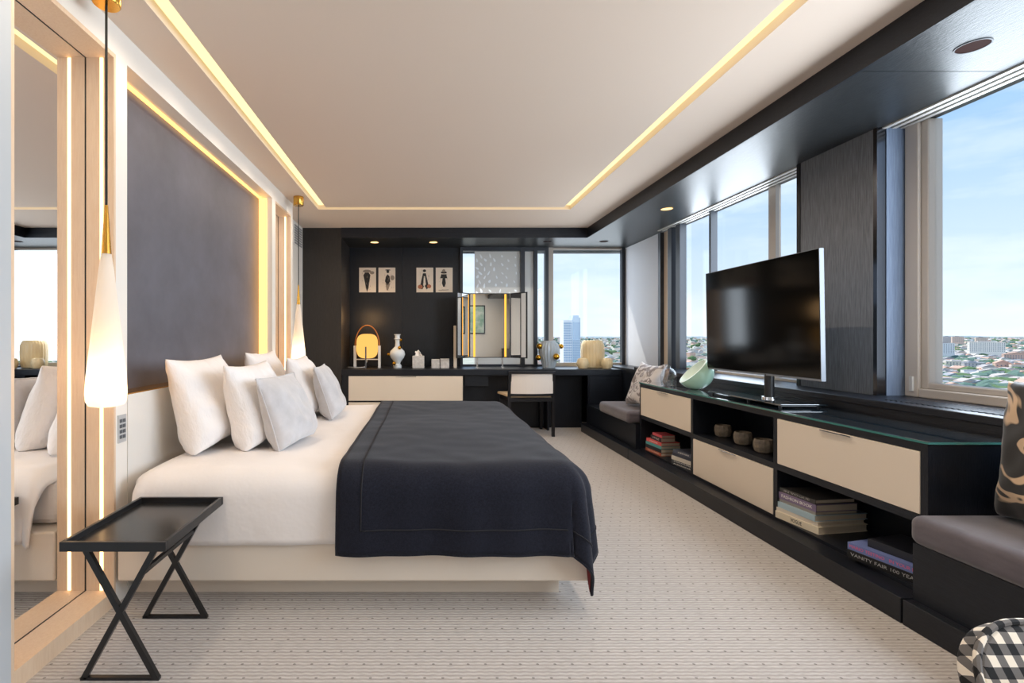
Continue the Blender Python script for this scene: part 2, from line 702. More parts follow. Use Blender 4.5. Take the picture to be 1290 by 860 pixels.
box('light_slot', (SRX0 + .002, SRX1 - .002, Y0 + .01, SBY1, H + .045, H + .068), 'slot_light', c)
box('light_slot', (SLX1, SRX0, SBY0 + .002, SBY1 - .002, H + .045, H + .068), 'slot_light', c)

# dark soffit along the window wall and over the niche
sf = bpy.data.objects.new('trim_1', None)
COL.objects.link(sf)
sf['kind'] = 'structure'
sf['label'] = 'dark wood soffit with downlights along the windows and over the niche'
JY = 2.11
box('soffit_panel', (XS, XW + 0.004, JY + .002, YB, ZS, H + 0.15), 'soffit_wood', sf)
box('soffit_panel', (XS, XW + 0.004, Y0, JY - .002, ZS, H + 0.15), 'soffit_wood', sf)
box('soffit_panel', (-0.97, XW + 0.1, YB, YW + 0.3, ZS, H + 0.15), 'soffit_wood', sf)
box('fascia', (XS - .012, XS, Y0, YB - .012, ZS - .002, H), 'dark_wood_y', sf)
box('fascia', (-0.97, XS - .012 + .012, YB - .012, YB, ZS - .002, H), 'dark_wood_x', sf)
for k in range(3):
    x = 2.525 + k * 0.048
    box('blind_track', (x, x + .024, Y0, 5.25, ZS - .008, ZS), 'track_white', sf)

# niche back: two dark panels
nb = bpy.data.objects.new('wall_niche', None)
COL.objects.link(nb)
nb['kind'] = 'structure'
nb['label'] = 'dark wood back of the niche, in two panels'
box('panel', (-0.97, -0.289, YW, YW + 0.15, .72, ZS), 'dark_wood_z', nb)
box('panel', (-0.286, 0.455, YW, YW + 0.15, .72, ZS), 'dark_wood_z', nb)
struct('wall_back_lower', (-0.97, XW + .1, YW, YW + 0.3, 0, .72), 'dark_wood_x', 'dark wall below the desk and end window')
# right wall below the sill, with ledge
struct('wall_right', (2.30, XW + .1, Y0, YW, 0, .735), 'dark_wood_y', 'dark wood wall below the window sill')
sill = struct('trim_2', (2.29, XW + .1, Y0, 5.30, .735, .770), 'dark_wood_y', 'dark wood window ledge with an air grille', bevel=.004)
box('ledge_end', (2.30, XW + .1, 5.30, YW, .735, .740), 'dark_wood_x', sill)
MB().box(2.50, 2.502, 0.6, 2.5, .770, .7705).obj('grille_seam', 'black_metal', sill)
for k in range(46):
    box('grille_bar', (2.36, 2.52, 1.30 + k * .026, 1.312 + k * .026, .770, .774), 'dark_wood_x', sill)

# white panelling head above mirrors and headboard, left wall
struct('trim_3', (XLB, XL, 1.475, 4.62, 2.243, H), 'panel_white', 'white panel head over the mirrors and headboard')
struct('wall_left_near', (XLB, XL, Y0, 1.475, 0, H), 'grey_wall', 'pale grey wall end beside the near mirror')


def wall_mirror(y0, y1, label):
    t = thing('wall_mirror', label, 'mirror', (XL, (y0 + y1) / 2, 0))
    box('mirror_glass', (XLB + .002, XLB + .045, y0, y1, .064, 2.243), 'mirror', t)
    xm = XLB + .045
    box('sill', (xm, XL, y0, y1, 0, .064), 'pale_wood', t)
    box('head', (xm, XL, y0, y1, 2.225, 2.243), 'pale_wood', t)
    for yy, s in ((y0, 1), (y1, -1)):
        j = box('jamb', (xm, XL, min(yy, yy + s * .012), max(yy, yy + s * .012), .064, 2.225), 'pale_wood', t)
        y2 = yy + s * .012
        box('led_strip', (-1.316, -1.303, min(y2, y2 + s * .002), max(y2, y2 + s * .002), .066, 2.223), 'led_warm', j)
    MB().box(xm, xm + .0025, y1 - .0135, y1 - .012, .066, 2.223).box(xm, xm + .0025, y0 + .012, y1 - .012, 2.2235, 2.225).box(
        xm, xm + .0025, y0 + .012, y1 - .012, .064, .0655).obj('shadow_joint', 'black_metal', t)
    return t


wall_mirror(1.475, 1.975, 'tall near mirror in a lit pale wood recess beside the tray table')
wall_mirror(4.085, 4.56, 'tall far mirror in a lit recess behind the far pendant lamp')
struct('trim_4', (XLB, XL, 1.975, 2.05, 0, 2.243), 'panel_white', 'white stile left of the dark headboard panel')
struct('trim_5', (XLB, XL, 4.0, 4.085, 0, 2.243), 'panel_white', 'white stile right of the dark headboard panel')
struct('trim_6', (XLB, XL, 4.56, 4.62, 0, 2.243), 'panel_white', 'white end stile beside the far mirror')

hp = thing('headboard', 'white headboard with dark plaster panel edged in warm light', 'headboard', (XL, 3.02, 0))
box('plaster_panel', (XLB + .002, XLB + .05, 2.05, 4.0, .80, 2.243), 'plaster', hp)
hb = box('lower_panel', (XLB + .002, XL + .002, 2.052, 3.998, 0, .848), 'headboard_white', hp)
box('brass_trim', (XLB + .05, XL + .002, 2.052, 3.998, .848, .853), 'brass', hb)
box('led_strip', (XLB + .052, XLB + .072, 2.06, 3.99, 2.236, 2.2425), 'led_gold', hp)
box('led_strip', (XLB + .053, XLB + .115, 3.993, 3.9995, .86, 2.236), 'led_gold', hp)
box('led_strip', (XLB + .053, XLB + .115, 2.0505, 2.057, .86, 2.236), 'led_gold', hp)

# vent grille on the left wall near the corner
vt = thing('vent_grille', 'slim slatted air vent high in the far left corner', 'vent', (XLB, 5.4, 2.22))
box('frame', (XLB, XLB + .006, 5.24, 5.58, 2.10, 2.34), 'panel_white', vt)
for k in range(8):
    box('slat', (XLB + .006, XLB + .012, 5.26, 5.56, 2.118 + k * .027, 2.134 + k * .027), 'vent_grey', vt)


# ------------------------------------------------------------------ windows
def win(name, label):
    o = bpy.data.objects.new(name, None)
    COL.objects.link(o)
    o['kind'] = 'structure'
    o['label'] = label
    return o


ZW0 = .770
# end window: bare pane with the tower, screened part to its left
w1 = win('window_1', 'end window looking out on the tower block')
box('frame_stile', (1.590, 1.655, YW - .03, YW + .05, .72, ZS), 'window_frame', w1)
box('frame_rail', (1.655, 2.565, YW - .01, YW + .05, .72, .765), 'window_frame', w1)
box('frame_stile', (2.545, 2.585, YW - .02, YW + .05, .72, ZS), 'window_dark', w1)
box('frame_rail', (1.655, 2.565, YW - .01, YW + .05, ZS - .02, ZS), 'window_frame', w1)
box('pane', (1.655, 2.545, YW + .018, YW + .024, .765, ZS - .02), 'pane', w1)
w2 = win('window_2', 'end window behind a pale blind and dark sliding frames')
for x0, x1 in ((0.455, 0.49), (1.235, 1.285), (1.405, 1.448), (1.548, 1.590)):
    box('frame_stile', (x0, x1, YW - .05, YW + .03, .72, ZS), 'window_dark', w2)
box('frame_rail', (0.49, 1.55, YW - .045, YW + .02, ZS - .045, ZS), 'window_dark', w2)
box('frame_rail', (0.49, 1.55, YW - .045, YW + .02, .72, .745), 'window_dark', w2)
box('pane', (0.49, 1.59, YW + .030, YW + .036, .745, ZS - .045), 'pane', w2)
bl = box('blind', (0.645, 1.235, YW + .004, YW + .008, .745, ZS - .045), 'blind_fabric', w2)
box('blind', (1.285, 1.405, YW + .004, YW + .008, .745, ZS - .045), 'blind_fabric', w2)
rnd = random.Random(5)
lf = MB()  # leaf-shaped paler insets imitate dappled light on the blind
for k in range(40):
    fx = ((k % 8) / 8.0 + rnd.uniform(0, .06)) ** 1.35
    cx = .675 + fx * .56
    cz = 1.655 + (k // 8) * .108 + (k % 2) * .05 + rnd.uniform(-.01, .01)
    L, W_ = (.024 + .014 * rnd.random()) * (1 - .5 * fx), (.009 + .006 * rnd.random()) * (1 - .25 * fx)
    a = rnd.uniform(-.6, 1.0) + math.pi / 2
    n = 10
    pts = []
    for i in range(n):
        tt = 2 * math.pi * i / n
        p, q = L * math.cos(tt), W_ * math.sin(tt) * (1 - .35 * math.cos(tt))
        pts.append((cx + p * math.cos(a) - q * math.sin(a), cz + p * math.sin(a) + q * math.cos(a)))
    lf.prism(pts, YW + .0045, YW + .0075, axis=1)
lo = lf.obj('light_dapples', 'blind_dapple', bl)
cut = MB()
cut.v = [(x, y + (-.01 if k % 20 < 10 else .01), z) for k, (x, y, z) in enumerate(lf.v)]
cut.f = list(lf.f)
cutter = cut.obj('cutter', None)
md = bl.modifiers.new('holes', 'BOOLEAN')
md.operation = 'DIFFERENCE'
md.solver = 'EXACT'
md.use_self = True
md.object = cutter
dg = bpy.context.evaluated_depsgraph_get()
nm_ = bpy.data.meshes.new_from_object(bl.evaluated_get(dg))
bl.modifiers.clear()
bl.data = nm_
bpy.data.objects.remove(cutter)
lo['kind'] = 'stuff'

# right window wall
w3 = win('window_3', 'far part of the window wall with white screen and sliding frames')
box('white_screen', (2.585, 2.615, 5.345, YW, .741, ZS - .01), 'screen_white', w3)
for y0, y1 in ((5.29, 5.345), (5.055, 5.13), (4.885, 4.965)):
    box('frame_stile', (2.575, 2.64, y0, y1, .770, ZS - .01), 'window_dark', w3)
box('screen_strip', (2.615, 2.63, 5.13, 5.29, .770, ZS - .01), 'cream_leather', w3)
box('pane', (2.69, 2.696, 4.965, 5.055, .770, ZS), 'pane', w3)
w4 = win('window_4', 'middle window behind the television')
box('frame_stile', (2.60, 2.66, 4.40, 4.428, .770, ZS), 'window_dark', w4)
box('frame_stile', (2.66, 2.70, 3.67, 3.747, .770, ZS), 'window_frame', w4)
box('frame_rail', (2.64, 2.74, 3.747, 4.885, .770, .788), 'window_frame', w4)
box('frame_rail', (2.64, 2.74, 3.25, 3.67, .770, .788), 'window_frame', w4)
box('pane', (2.69, 2.696, 3.747, 4.885, .788, ZS), 'pane', w4)
box('pane', (2.69, 2.696, 3.25, 3.67, .788, ZS), 'pane', w4)
w5 = win('window_5', 'near window with beige frame and view over the town')
FY = 2.665
box('frame_stile', (2.64, 2.74, FY - .075, FY, .770, ZS), 'window_frame', w5, bevel=.006)
box('sash_stile', (2.655, 2.735, FY - .112, FY - .075, .818, ZS), 'window_frame', w5, bevel=.006)
box('frame_rail', (2.64, 2.74, -0.6, FY - .075, .770, .818), 'window_frame', w5, bevel=.006)
box('sash_rail', (2.655, 2.735, -0.6, FY - .112, .818, .850), 'window_frame', w5, bevel=.006)
box('pane', (2.69, 2.70, -0.6, FY - .112, .850, ZS), 'pane', w5)
hd = box('handle', (2.628, 2.64, FY - .055, FY - .035, .80, .88), 'track_white', w5, bevel=.003)
struct('wall_right_near', (2.60, XW + .1, Y0, -0.6, .735, ZS), 'rear_wall_paint', 'wall right of the near window, behind the viewer')

# wood-clad pillar between the windows
pl = thing('window_pillar', 'dark wood clad pillar with steel edge between the windows', 'pillar', (2.55, 2.96, .77))
box('wood_cladding', (2.50, XW + .1, 2.695, 3.22, .770, ZS), 'pillar_wood', pl)
principled('steel_dark', lin(92, 94, 100), 0.18, 1.0)
box('steel_edge', (2.496, 2.545, 2.672, 2.695, .770, ZS), 'steel_dark', pl)
box('side_cladding', (2.545, XW + .1, 2.668, 2.695, .770, ZS), 'reveal_wood_skylit', pl)
box('rear_edge', (2.496, 2.56, 3.22, 3.25, .770, ZS), 'black_metal', pl)
# facade outside, above and beside the end window
struct('wall_facade_head', (-1.0, XW + .6, YW + .3, YW + .335, ZS - .02, 3.0), 'grey_wall', 'outer edge of the facade above the end window')


# ------------------------------------------------------------------ downlights
def downlight(x, y, z, label, on=True, power=10):
    t = thing('downlight', label, 'downlight', (x, y, z), group='recessed downlights')
    MB().lathe([(.0495, 0), (.054, 0), (.054, -.003), (.0495, -.003), (.0495, 0)], (x, y, z), 28, close=False).obj('trim_ring', 'button_dark' if not on else 'brass', t, smooth=True)
    MB().lathe([(.0495, -.0005), (.0495, -.0015)], (x, y, z), 28).obj('bulb_face', 'downlight_on' if on else 'lamp_inside', t)
    if on:
        ld = bpy.data.lights.new('downlight_lamp', 'SPOT')
        ld.energy = power
        ld.color = (1.0, 0.72, 0.45)
        ld.spot_size = R(85)
        ld.spot_blend = 0.8
        ld.shadow_soft_size = 0.03
        lo = bpy.data.objects.new('downlight_lamp', ld)
        COL.objects.link(lo)
        lo.parent = t
        lo.location = (0, 0, -.02)
    return t


downlight(2.18, 1.926, ZS, 'unlit recessed downlight nearest, above the near window bench', False)
downlight(2.18, 4.36, ZS, 'lit downlight in the soffit above the far window bench', True, 5)
downlight(2.16, 5.84, ZS, 'downlight in the soffit corner by the end window', False)
downlight(1.48, 5.84, ZS, 'downlight above the vase with gold balls', False)
downlight(0.106, 5.89, ZS, 'lit niche downlight above the right pair of drawings', True, 6)
downlight(-0.61, 5.89, ZS, 'lit niche downlight above the left pair of drawings', True, 6)


# ------------------------------------------------------------------ bed
bed = thing('bed', 'wide cream upholstered bed base on a recessed plinth', 'bed', (-.28, 2.97, 0))
box('base', (XL + .012, 0.672, 1.965, 3.975, .100, .300), 'bed_base', bed, bevel=.008)
box('plinth', (XL + .02, 0.575, 2.075, 3.865, 0, .100), 'bed_base', bed)
box('mattress', (XL + .03, 0.64, 2.02, 3.92, .300, .505), 'linen_white', bed, bevel=.05, seg=4)


def drape(u, v, rect, ztop, r, flare=.05, amp=.006, k=17.0, seed=0.0, puff=.012):
    """a cloth point at flat position u,v hung over the rectangle rect=(x0,x1,y0,y1)"""
    x0, x1, y0, y1 = rect
    ex = max(0.0, u - x1) - max(0.0, x0 - u)
    ey = max(0.0, v - y1) - max(0.0, y0 - v)
    cx, cy = min(max(u, x0), x1), min(max(v, y0), y1)
    e = math.hypot(ex, ey)
    top = puff * noise.noise((u * 2.3 + seed, v * 2.3, 1.7)) + .004 * noise.noise((u * 9 + seed, v * 9, 4.1))
    if e < 1e-9:
        return Vector((cx, cy, ztop + top))
    dx, dy = ex / e, ey / e
    q = math.pi * r / 2
    if e < q:
        out, down = r * math.sin(e / r), r * (1 - math.cos(e / r))
    else:
        out, down = r + flare * (e - q), r + (e - q)
    s = u * abs(dy) + v * abs(dx) + seed
    wv = amp * min(1.0, e / .25) * (math.sin(k * s) + .7 * math.sin(k * 2.3 * s + 1.1))
    wv += .010 * min(1, e / .2) * noise.noise((u * 4 + seed, v * 4, 9.0))
    cor = abs(dx * dy) * 2.0
    wv *= (1 - cor) ** 2
    wv += .028 * cor * min(1.0, e / .3) * math.sin(6.0 * math.atan2(abs(dx), abs(dy)) - 1.2)
    out += wv
    return Vector((cx + dx * out, cy + dy * out, ztop - down + top * max(0, 1 - e / .2)))


def cloth(name, us, vs, fn, mat, parent=None, off=0.0):
    P = [[fn(u, v) for v in vs] for u in us]
    if off:
        Q = []
        for i in range(len(us)):
            row = []
            for j in range(len(vs)):
                a = P[min(i + 1, len(us) - 1)][j] - P[max(i - 1, 0)][j]
                b = P[i][min(j + 1, len(vs) - 1)] - P[i][max(j - 1, 0)]
                n = a.cross(b).normalized()
                row.append(P[i][j] + n * off)
            Q.append(row)
        P = Q
    return MB().grid(P).obj(name, mat, parent, smooth=True, fix=False)


def span(a, b, n):
    return [a + (b - a) * i / n for i in range(n + 1)]


DR = (XL + .14, 5.0, 2.045, 3.895)
fn_d = lambda u, v: drape(u, v, DR, .545, .10, .02, .004, 9, 3.0)
dv = cloth('duvet', span(XL + .035, .0, 60), span(2.045 - .345, 3.895 + .345, 110), fn_d, 'linen_white')
tag(dv, 'smooth white duvet covering the head half of the bed', 'duvet')
sm = dv.modifiers.new('thick', 'SOLIDIFY')
sm.thickness = .012

TR = (-5.0, .56, 2.038, 3.902)
fn_t = lambda u, v: drape(u, v, TR, .566, .12, .10, .006, 13, 11.0, .010)
UT0, UT1 = -.345, .56 + .42
VT0, VT1 = 2.038 - .395, 3.902 + .395
tus, tvs = span(UT0, UT1, 80), span(VT0, VT1, 140)
th = cloth('throw_blanket', tus, tvs, fn_t, 'throw_navy')
tag(th, 'dark navy wool throw draped over the foot of the bed', 'blanket')
sm = th.modifiers.new('thick', 'SOLIDIFY')
sm.thickness = .010
sm.offset = 1
cloth('lining', span(UT0 + .01, UT1 - .006, 60), span(VT0 + .006, VT1 - .006, 100), fn_t, 'throw_lining', th, -.003)
inset = .095
path = [(UT0 + inset, v) for v in span(VT0 + inset, VT1 - inset, 90)]
path += [(u, VT1 - inset) for u in span(UT0 + inset, UT1 - inset, 60)[1:]]
path += [(UT1 - inset, v) for v in span(VT1 - inset, VT0 + inset, 90)[1:]]
path += [(u, VT0 + inset) for u in span(UT1 - inset, UT0 + inset, 60)[1:-1]]
pts = []
for (u, v) in path:
    p = fn_t(u, v)
    e = .002
    n = (fn_t(u + e, v) - fn_t(u - e, v)).cross(fn_t(u, v + e) - fn_t(u, v - e))
    pts.append(p + n.normalized() * .010)
MB().tube(pts, .0035, 6, True).obj('border_seam', 'throw_cord', th, smooth=True)
edge = [(UT0, v) for v in span(VT0, VT1, 90)] + [(u, VT1) for u in span(UT0, UT1, 60)[1:]]
edge += [(UT1, v) for v in span(VT1, VT0, 90)[1:]] + [(u, VT0) for u in span(UT1, UT0, 60)[1:-1]]
pts = []
for (u, v) in edge:
    p = fn_t(u, v)
    e = .002
    n = (fn_t(u + e, v) - fn_t(u - e, v)).cross(fn_t(u, v + e) - fn_t(u, v - e))
    pts.append(p + n.normalized() * .005)
MB().tube(pts, .0062, 6, True).obj('hem_piping', 'throw_navy', th, smooth=True)


# ------------------------------------------------------------------ pillows
def pillow_mesh(w, h, t, seed, conc=.06, wrinkle=.020, n=52, sag=.25, fold=0.0):
    mb = MB()
    for s in (1, -1):
        P = []
        for i in range(n + 1):
            row = []
            for j in range(n + 1):
                u, v = -1 + 2 * i / n, -1 + 2 * j / n
                u, v = math.sin(u * math.pi / 2) * .35 + u * .65, math.sin(v * math.pi / 2) * .35 + v * .65
                y = w / 2 * u * (1 - conc * (1 - v * v) * u * u)
                z = h / 2 * (1 + v * (1 - conc * (1 - u * u) * v * v))
                b = max(0.0, (1 - u * u) * (1 - v * v))
                pu = max(0.0, 1 - abs(u) ** 3) ** .45
                pv = max(0.0, 1 - abs(v) ** (2.6 if v > 0 else 5.0)) ** (.55 if v > 0 else .38)
                th = t / 2 * pu * pv * (1 - sag * v)
                th += wrinkle * b ** .3 * (noise.noise((y * 7 + seed, z * 5, s * 3.0)) + .6 * noise.noise((y * 16, z * 13 + seed, s * 5.0)))
                rim = max(0.0, 1 - b ** .35 * 1.5)
                th += .010 * rim * math.sin(38 * (y if abs(v) > abs(u) else z) + seed * 3 + 4 * noise.noise((y * 6, z * 6, seed))) * min(1, b * 30)
                th += .012 * b ** .3 * math.sin(26 * (y * math.cos(seed) + z * math.sin(seed)) + 5 * noise.noise((y * 5, z * 5, seed))) * max(0, noise.noise((y * 4, z * 4, seed + 9)))
                th = max(0.0, th) if b > 0 else 0.0
                x = s * th + fold * (1 - abs(u)) * v
                row.append((x, y, z))
            P.append(row)
        mb.grid(P)
    me = mb.mesh('pillow', False, False)
    bm = bmesh.new()
    bm.from_mesh(me)
    bmesh.ops.remove_doubles(bm, verts=bm.verts, dist=.0006)
    bmesh.ops.recalc_face_normals(bm, faces=bm.faces)
    bm.to_mesh(me)
    bm.free()
    me.shade_smooth()
    return me


def outline(w, h, conc, n=40, inset=0.0):
    pts = []
    for (a, b, c_, d) in ((-1, -1, 1, -1), (1, -1, 1, 1), (1, 1, -1, 1), (-1, 1, -1, -1)):
        for i in range(n):
            t = i / n
            u, v = a + (c_ - a) * t, b + (d - b) * t
            pts.append((0, w / 2 * u * (1 - conc * (1 - v * v) * u * u), h / 2 * (1 + v * (1 - conc * (1 - u * u) * v * v))))
    return pts


def pillow(name, label, loc, w, h, t, lean, yaw, mat, seed, group=None, piping=None, cat='pillow', conc=.085, roll=0.0, sag=.25):
    o = thing(name, label, cat, loc, group=group)
    o.rotation_mode = 'XYZ'
    o.rotation_euler = (R(roll), R(-lean), R(yaw))
    link_mesh('cover', pillow_mesh(w, h, t, seed, conc, sag=sag), mat, o)
    if piping:
        MB().tube(outline(w, h, conc), .004, 6, True).obj('piping', piping, o, world=False, smooth=True)
    return o


GP = 'pillows on the bed'
ZB = .552
pillow('bed_pillow', 'large white pillow leaning on the headboard, nearest the viewer', (-1.045, 2.50, ZB), .60, .46, .20, 17, 0, 'pillow_white', 1.0, GP)
pillow('bed_pillow', 'white pillow between the near large pillow and near grey cushion', (-.83, 2.555, ZB), .56, .42, .19, 15, -2, 'pillow_white', 7.3, GP)
pillow('bed_pillow', 'white pillow leaning on the headboard on the far side', (-1.045, 3.48, ZB), .60, .46, .20, 17, 0, 'pillow_white', 13.1, GP)
pillow('bed_pillow', 'white pillow just behind the far grey cushion', (-.80, 3.44, ZB), .56, .42, .19, 15, 2, 'pillow_white', 22.7, GP)
pillow('scatter_cushion', 'pale grey piped cushion in front of the near white pillows', (-.655, 2.50, ZB), .44, .36, .15, 19, -8, 'cushion_grey', 31.0, 'grey scatter cushions', 'cushion_grey', 'cushion', .05)
pillow('scatter_cushion', 'pale grey piped cushion in front of the far white pillows', (-.62, 3.40, ZB), .44, .36, .15, 19, 3, 'cushion_grey', 41.0, 'grey scatter cushions', 'cushion_grey', 'cushion', .05)


# ------------------------------------------------------------------ tray table
tt = thing('tray_table', 'black tray table on crossed legs beside the bed', 'table', (-.968, 1.715, 0))
TX0, TX1, TY0, TY1, TZ = -1.133, -.803, 1.50, 1.93, .456
box('tray_bottom', (TX0 + .01, TX1 - .01, TY0 + .01, TY1 - .01, TZ - .029, TZ - .019), 'tray_black', tt)
box('tray_rim', (TX0, TX1, TY0, TY0 + .012, TZ - .030, TZ), 'black_metal', tt, bevel=.0015)
box('tray_rim', (TX0, TX1, TY1 - .012, TY1, TZ - .030, TZ), 'black_metal', tt, bevel=.0015)
box('tray_rim', (TX0, TX0 + .012, TY0 + .012, TY1 - .012, TZ - .030, TZ), 'black_metal', tt, bevel=.0015)
box('tray_rim', (TX1 - .012, TX1, TY0 + .012, TY1 - .012, TZ - .030, TZ), 'black_metal', tt, bevel=.0015)
for yy in (1.545, 1.885):
    MB().bar((-1.085, yy, .006), (-.855, yy, TZ - .031), .018, .014).obj('leg', 'black_metal', tt)
    MB().bar((-.855, yy - .0005, .006), (-1.085, yy - .0005, TZ - .031), .018, .014).obj('leg', 'black_metal', tt)
    box('foot_bar', (-1.095, -.845, yy - .007, yy + .007, 0, .010), 'black_metal', tt)
for xx in (-.902,):
    box('side_bar', (xx - .007, xx + .007, 1.552, 1.878, .332, .346), 'black_metal', tt)


# ------------------------------------------------------------------ pendants
def pendant(x, y, label):
    t = thing('pendant_lamp', label, 'pendant lamp', (x, y, H), group='pendant lamps beside the bed')
    MB().lathe([(.046, 0), (.046, -.075), (.042, -.08)], (x, y, H), 28).obj('canopy', 'brass', t, smooth=True)
    MB().tube([(x, y, H - .08), (x, y, 1.54)], .0042, 8).obj('cable', 'cable_black', t, smooth=True)
    MB().lathe([(.0055, 1.565), (.007, 1.54), (.016, 1.392), (.0165, 1.386)], (x, y, 0), 24).obj('brass_cone', 'brass', t, smooth=True)
    pr = [(.0165, 1.39), (.024, 1.33), (.034, 1.23), (.045, 1.12), (.055, 1.02), (.0625, .94), (.0655, .89), (.063, .862), (.055, .848), (.030, .842)]
    g = MB().lathe(pr, (x, y, 0), 32, close=False).obj('glass_shade', 'opal_glass', t, smooth=True)
    ld = bpy.data.lights.new('pendant_bulb', 'POINT')
    ld.energy = 0.7
    ld.color = (1.0, 0.70, 0.40)
    ld.shadow_soft_size = 0.028
    lo = bpy.data.objects.new('pendant_bulb', ld)
    COL.objects.link(lo)
    lo.parent = t
    lo.location = (0, 0, .945 - H)
    return t


pendant(-1.144, 1.74, 'near pendant lamp, long white glass drop hanging over the tray table')
pendant(-1.144, 4.39, 'far pendant lamp, long white glass drop beyond the pillows')

# switch plate on the stile
sp = thing('switch_plate', 'metal switch plate with eight buttons on the white stile', 'switch', (XL, 2.012, .713))
box('plate', (XL, XL + .004, 1.985, 2.040, .655, .770), 'switch_metal', sp, bevel=.001)
for i in range(2):
    for k in range(4):
        box('button', (XL + .004, XL + .006, 1.994 + i * .021, 2.010 + i * .021, .672 + k * .022, .686 + k * .022), 'button_dark', sp)


# ------------------------------------------------------------------ media console
CX, CB, CY0, CY1, CZ = 1.92, 2.275, 1.847, 4.32, .692
co = thing('media_console', 'long low black media console with cream drawers under the television', 'console', (2.1, 3.08, 0))
DV = [1.847, 2.652, 3.478, 4.32]
box('plinth', (1.815, 2.28, 1.847, 4.32, 0, .096), 'dark_wood_y', co, bevel=.003)
box('bottom_board', (CX, CB, CY0, CY1, .096, .112), 'dark_wood_y', co)
box('top_board', (CX, CB, CY0, CY1, .650, .682), 'dark_wood_y', co)
box('back_board', (CB - .012, CB, CY0, CY1, .112, .650), 'dark_wood_y', co)
for y in (DV[0] + .014, DV[1], DV[2], DV[3] - .010):
    box('divider', (CX, CB - .012, y - .014, y + .014 if y < 4.3 else y + .010, .112, .650), 'dark_wood_z', co)
for i in range(3):
    box('shelf', (CX, CB - .012, DV[i] + (.028 if i == 0 else .014), DV[i + 1] - (.020 if i == 2 else .014), .370, .402), 'dark_wood_y', co)
# each section 0 = near, 2 = far
for i, (z0, z1) in ((0, (.405, .648)), (1, (.115, .367)), (2, (.405, .648))):
    y0 = DV[i] + (.030 if i == 0 else .017)
    y1 = DV[i + 1] - (.022 if i == 2 else .017)
    d = box('drawer', (CX - .002, CB - .03, y0, y1, z0, z1), 'cream_leather', co, bevel=.002)
    ym = (y0 + y1) / 2
    box('handle', (CX - .012, CX - .002, ym - .085, ym + .085, z1 - .006, z1 - .002), 'chrome', d)
gt = box('glass_top', (CX - .006, CB, CY0 - .006, CY1 + .004, .682, CZ), 'glass_top', co)
MB().box(CX - .007, CX - .006, CY0 - .006, CY1 + .004, .683, CZ - .0005).box(CX - .006, CB, CY0 - .007, CY0 - .006, .683, CZ - .0005).obj('glass_edge', 'glass_edge', gt)


# benches
def bench(name, label, y0, y1, xb):
    t = thing(name, label, 'bench', ((xb + 2.29) / 2, (y0 + y1) / 2, 0))
    box('plinth', (1.815, 2.285, y0, y1, 0, .096), 'dark_wood_y', t, bevel=.003)
    box('seat_box', (xb, 2.29, y0, y1, .096, .312), 'dark_wood_y', t)
    return t


b1 = bench('window_bench', 'black window bench in the near right corner', -.60, 1.840, 1.855)
b2 = bench('window_bench', 'black window bench in the far right corner by the desk', 4.325, 5.625, 1.885)


def seat_pad(label, y0, y1):
    o = box('seat_cushion', (1.828, 2.285, y0, y1, .314, .425), 'velvet', None, bevel=.035, seg=5)
    o.data.shade_smooth()
    return tag(o, label, 'seat cushion', 'window bench cushions')


seat_pad('thick mauve grey velvet seat cushion on the near window bench', -.58, 1.838)
seat_pad('short grey velvet seat cushion on the far window bench', 4.36, 5.09)
pillow('patterned_cushion', 'silver grey leaf print cushion on the far window bench', (2.01, 4.57, .432), .44, .45, .15, -21, 4, 'print_shade_silver', 51, cat='cushion', conc=.15)
pillow('patterned_cushion', 'brown print cushion behind the silver one on the far bench', (2.125, 4.60, .432), .42, .40, .10, -17, -6, 'print_brown', 57, cat='cushion', conc=.10)
pillow('patterned_cushion', 'black floral print cushion at the right on the near bench', (2.135, 1.555, .430), .49, .50, .16, -4, 0, 'print_black', 63, cat='cushion', conc=.06)


# ------------------------------------------------------------------ television
tv = thing('television', 'flat black television with silver edge on the console', 'television', (2.14, 3.05, CZ))
tv_tilt = .012
def tvx(z):
    return 2.098 + tv_tilt * (1.564 - z) / .707
def tvbox(name, dx0, dx1, y0, y1, z0, z1, mat, parent):
    v = [(tvx(z) + dx, y, z) for z in (z0, z1) for y in (y0, y1) for dx in (dx0, dx1)]
    return MB().add(v, [(0, 2, 3, 1), (4, 5, 7, 6), (0, 1, 5, 4), (2, 6, 7, 3), (0, 4, 6, 2), (1, 3, 7, 5)]).obj(name, mat, parent)
cs = tvbox('casing', 0, .024, 2.575, 3.615, .856, 1.566, 'tv_silver', tv)
tvbox('screen', -.002, 0, 2.579, 3.611, .868, 1.563, 'screen_black', cs)
tvbox('back_bulge', .024, .05, 2.80, 3.40, .90, 1.30, 'black_metal', tv)
MB().lathe([(.026, .716), (.026, .865)], (2.135, 3.0, 0), 20).obj('post', 'black_metal', tv, smooth=True)
MB().lathe([(.040, .714), (.040, .724)], (2.135, 3.0, 0), 24).obj('collar', 'chrome', tv, smooth=True)
st = box('glass_base', (2.00, 2.265, 2.72, 3.42, .704, .714), 'glass_top', tv, bevel=.002)
for fx, fy in ((2.02, 2.75), (2.02, 3.02), (2.02, 3.39), (2.24, 2.75), (2.24, 3.39)):
    MB().lathe([(.008, CZ), (.008, .704)], (fx, fy, 0), 12).obj('rubber_foot', 'black_metal', st)
MB().tube([(2.15, 2.97, .74), (2.17, 2.93, .727), (2.20, 2.90, .735), (2.25, 2.87, .722), (2.262, 2.80, .719)], .003, 6).obj('power_cable', 'cable_black', tv, smooth=True)

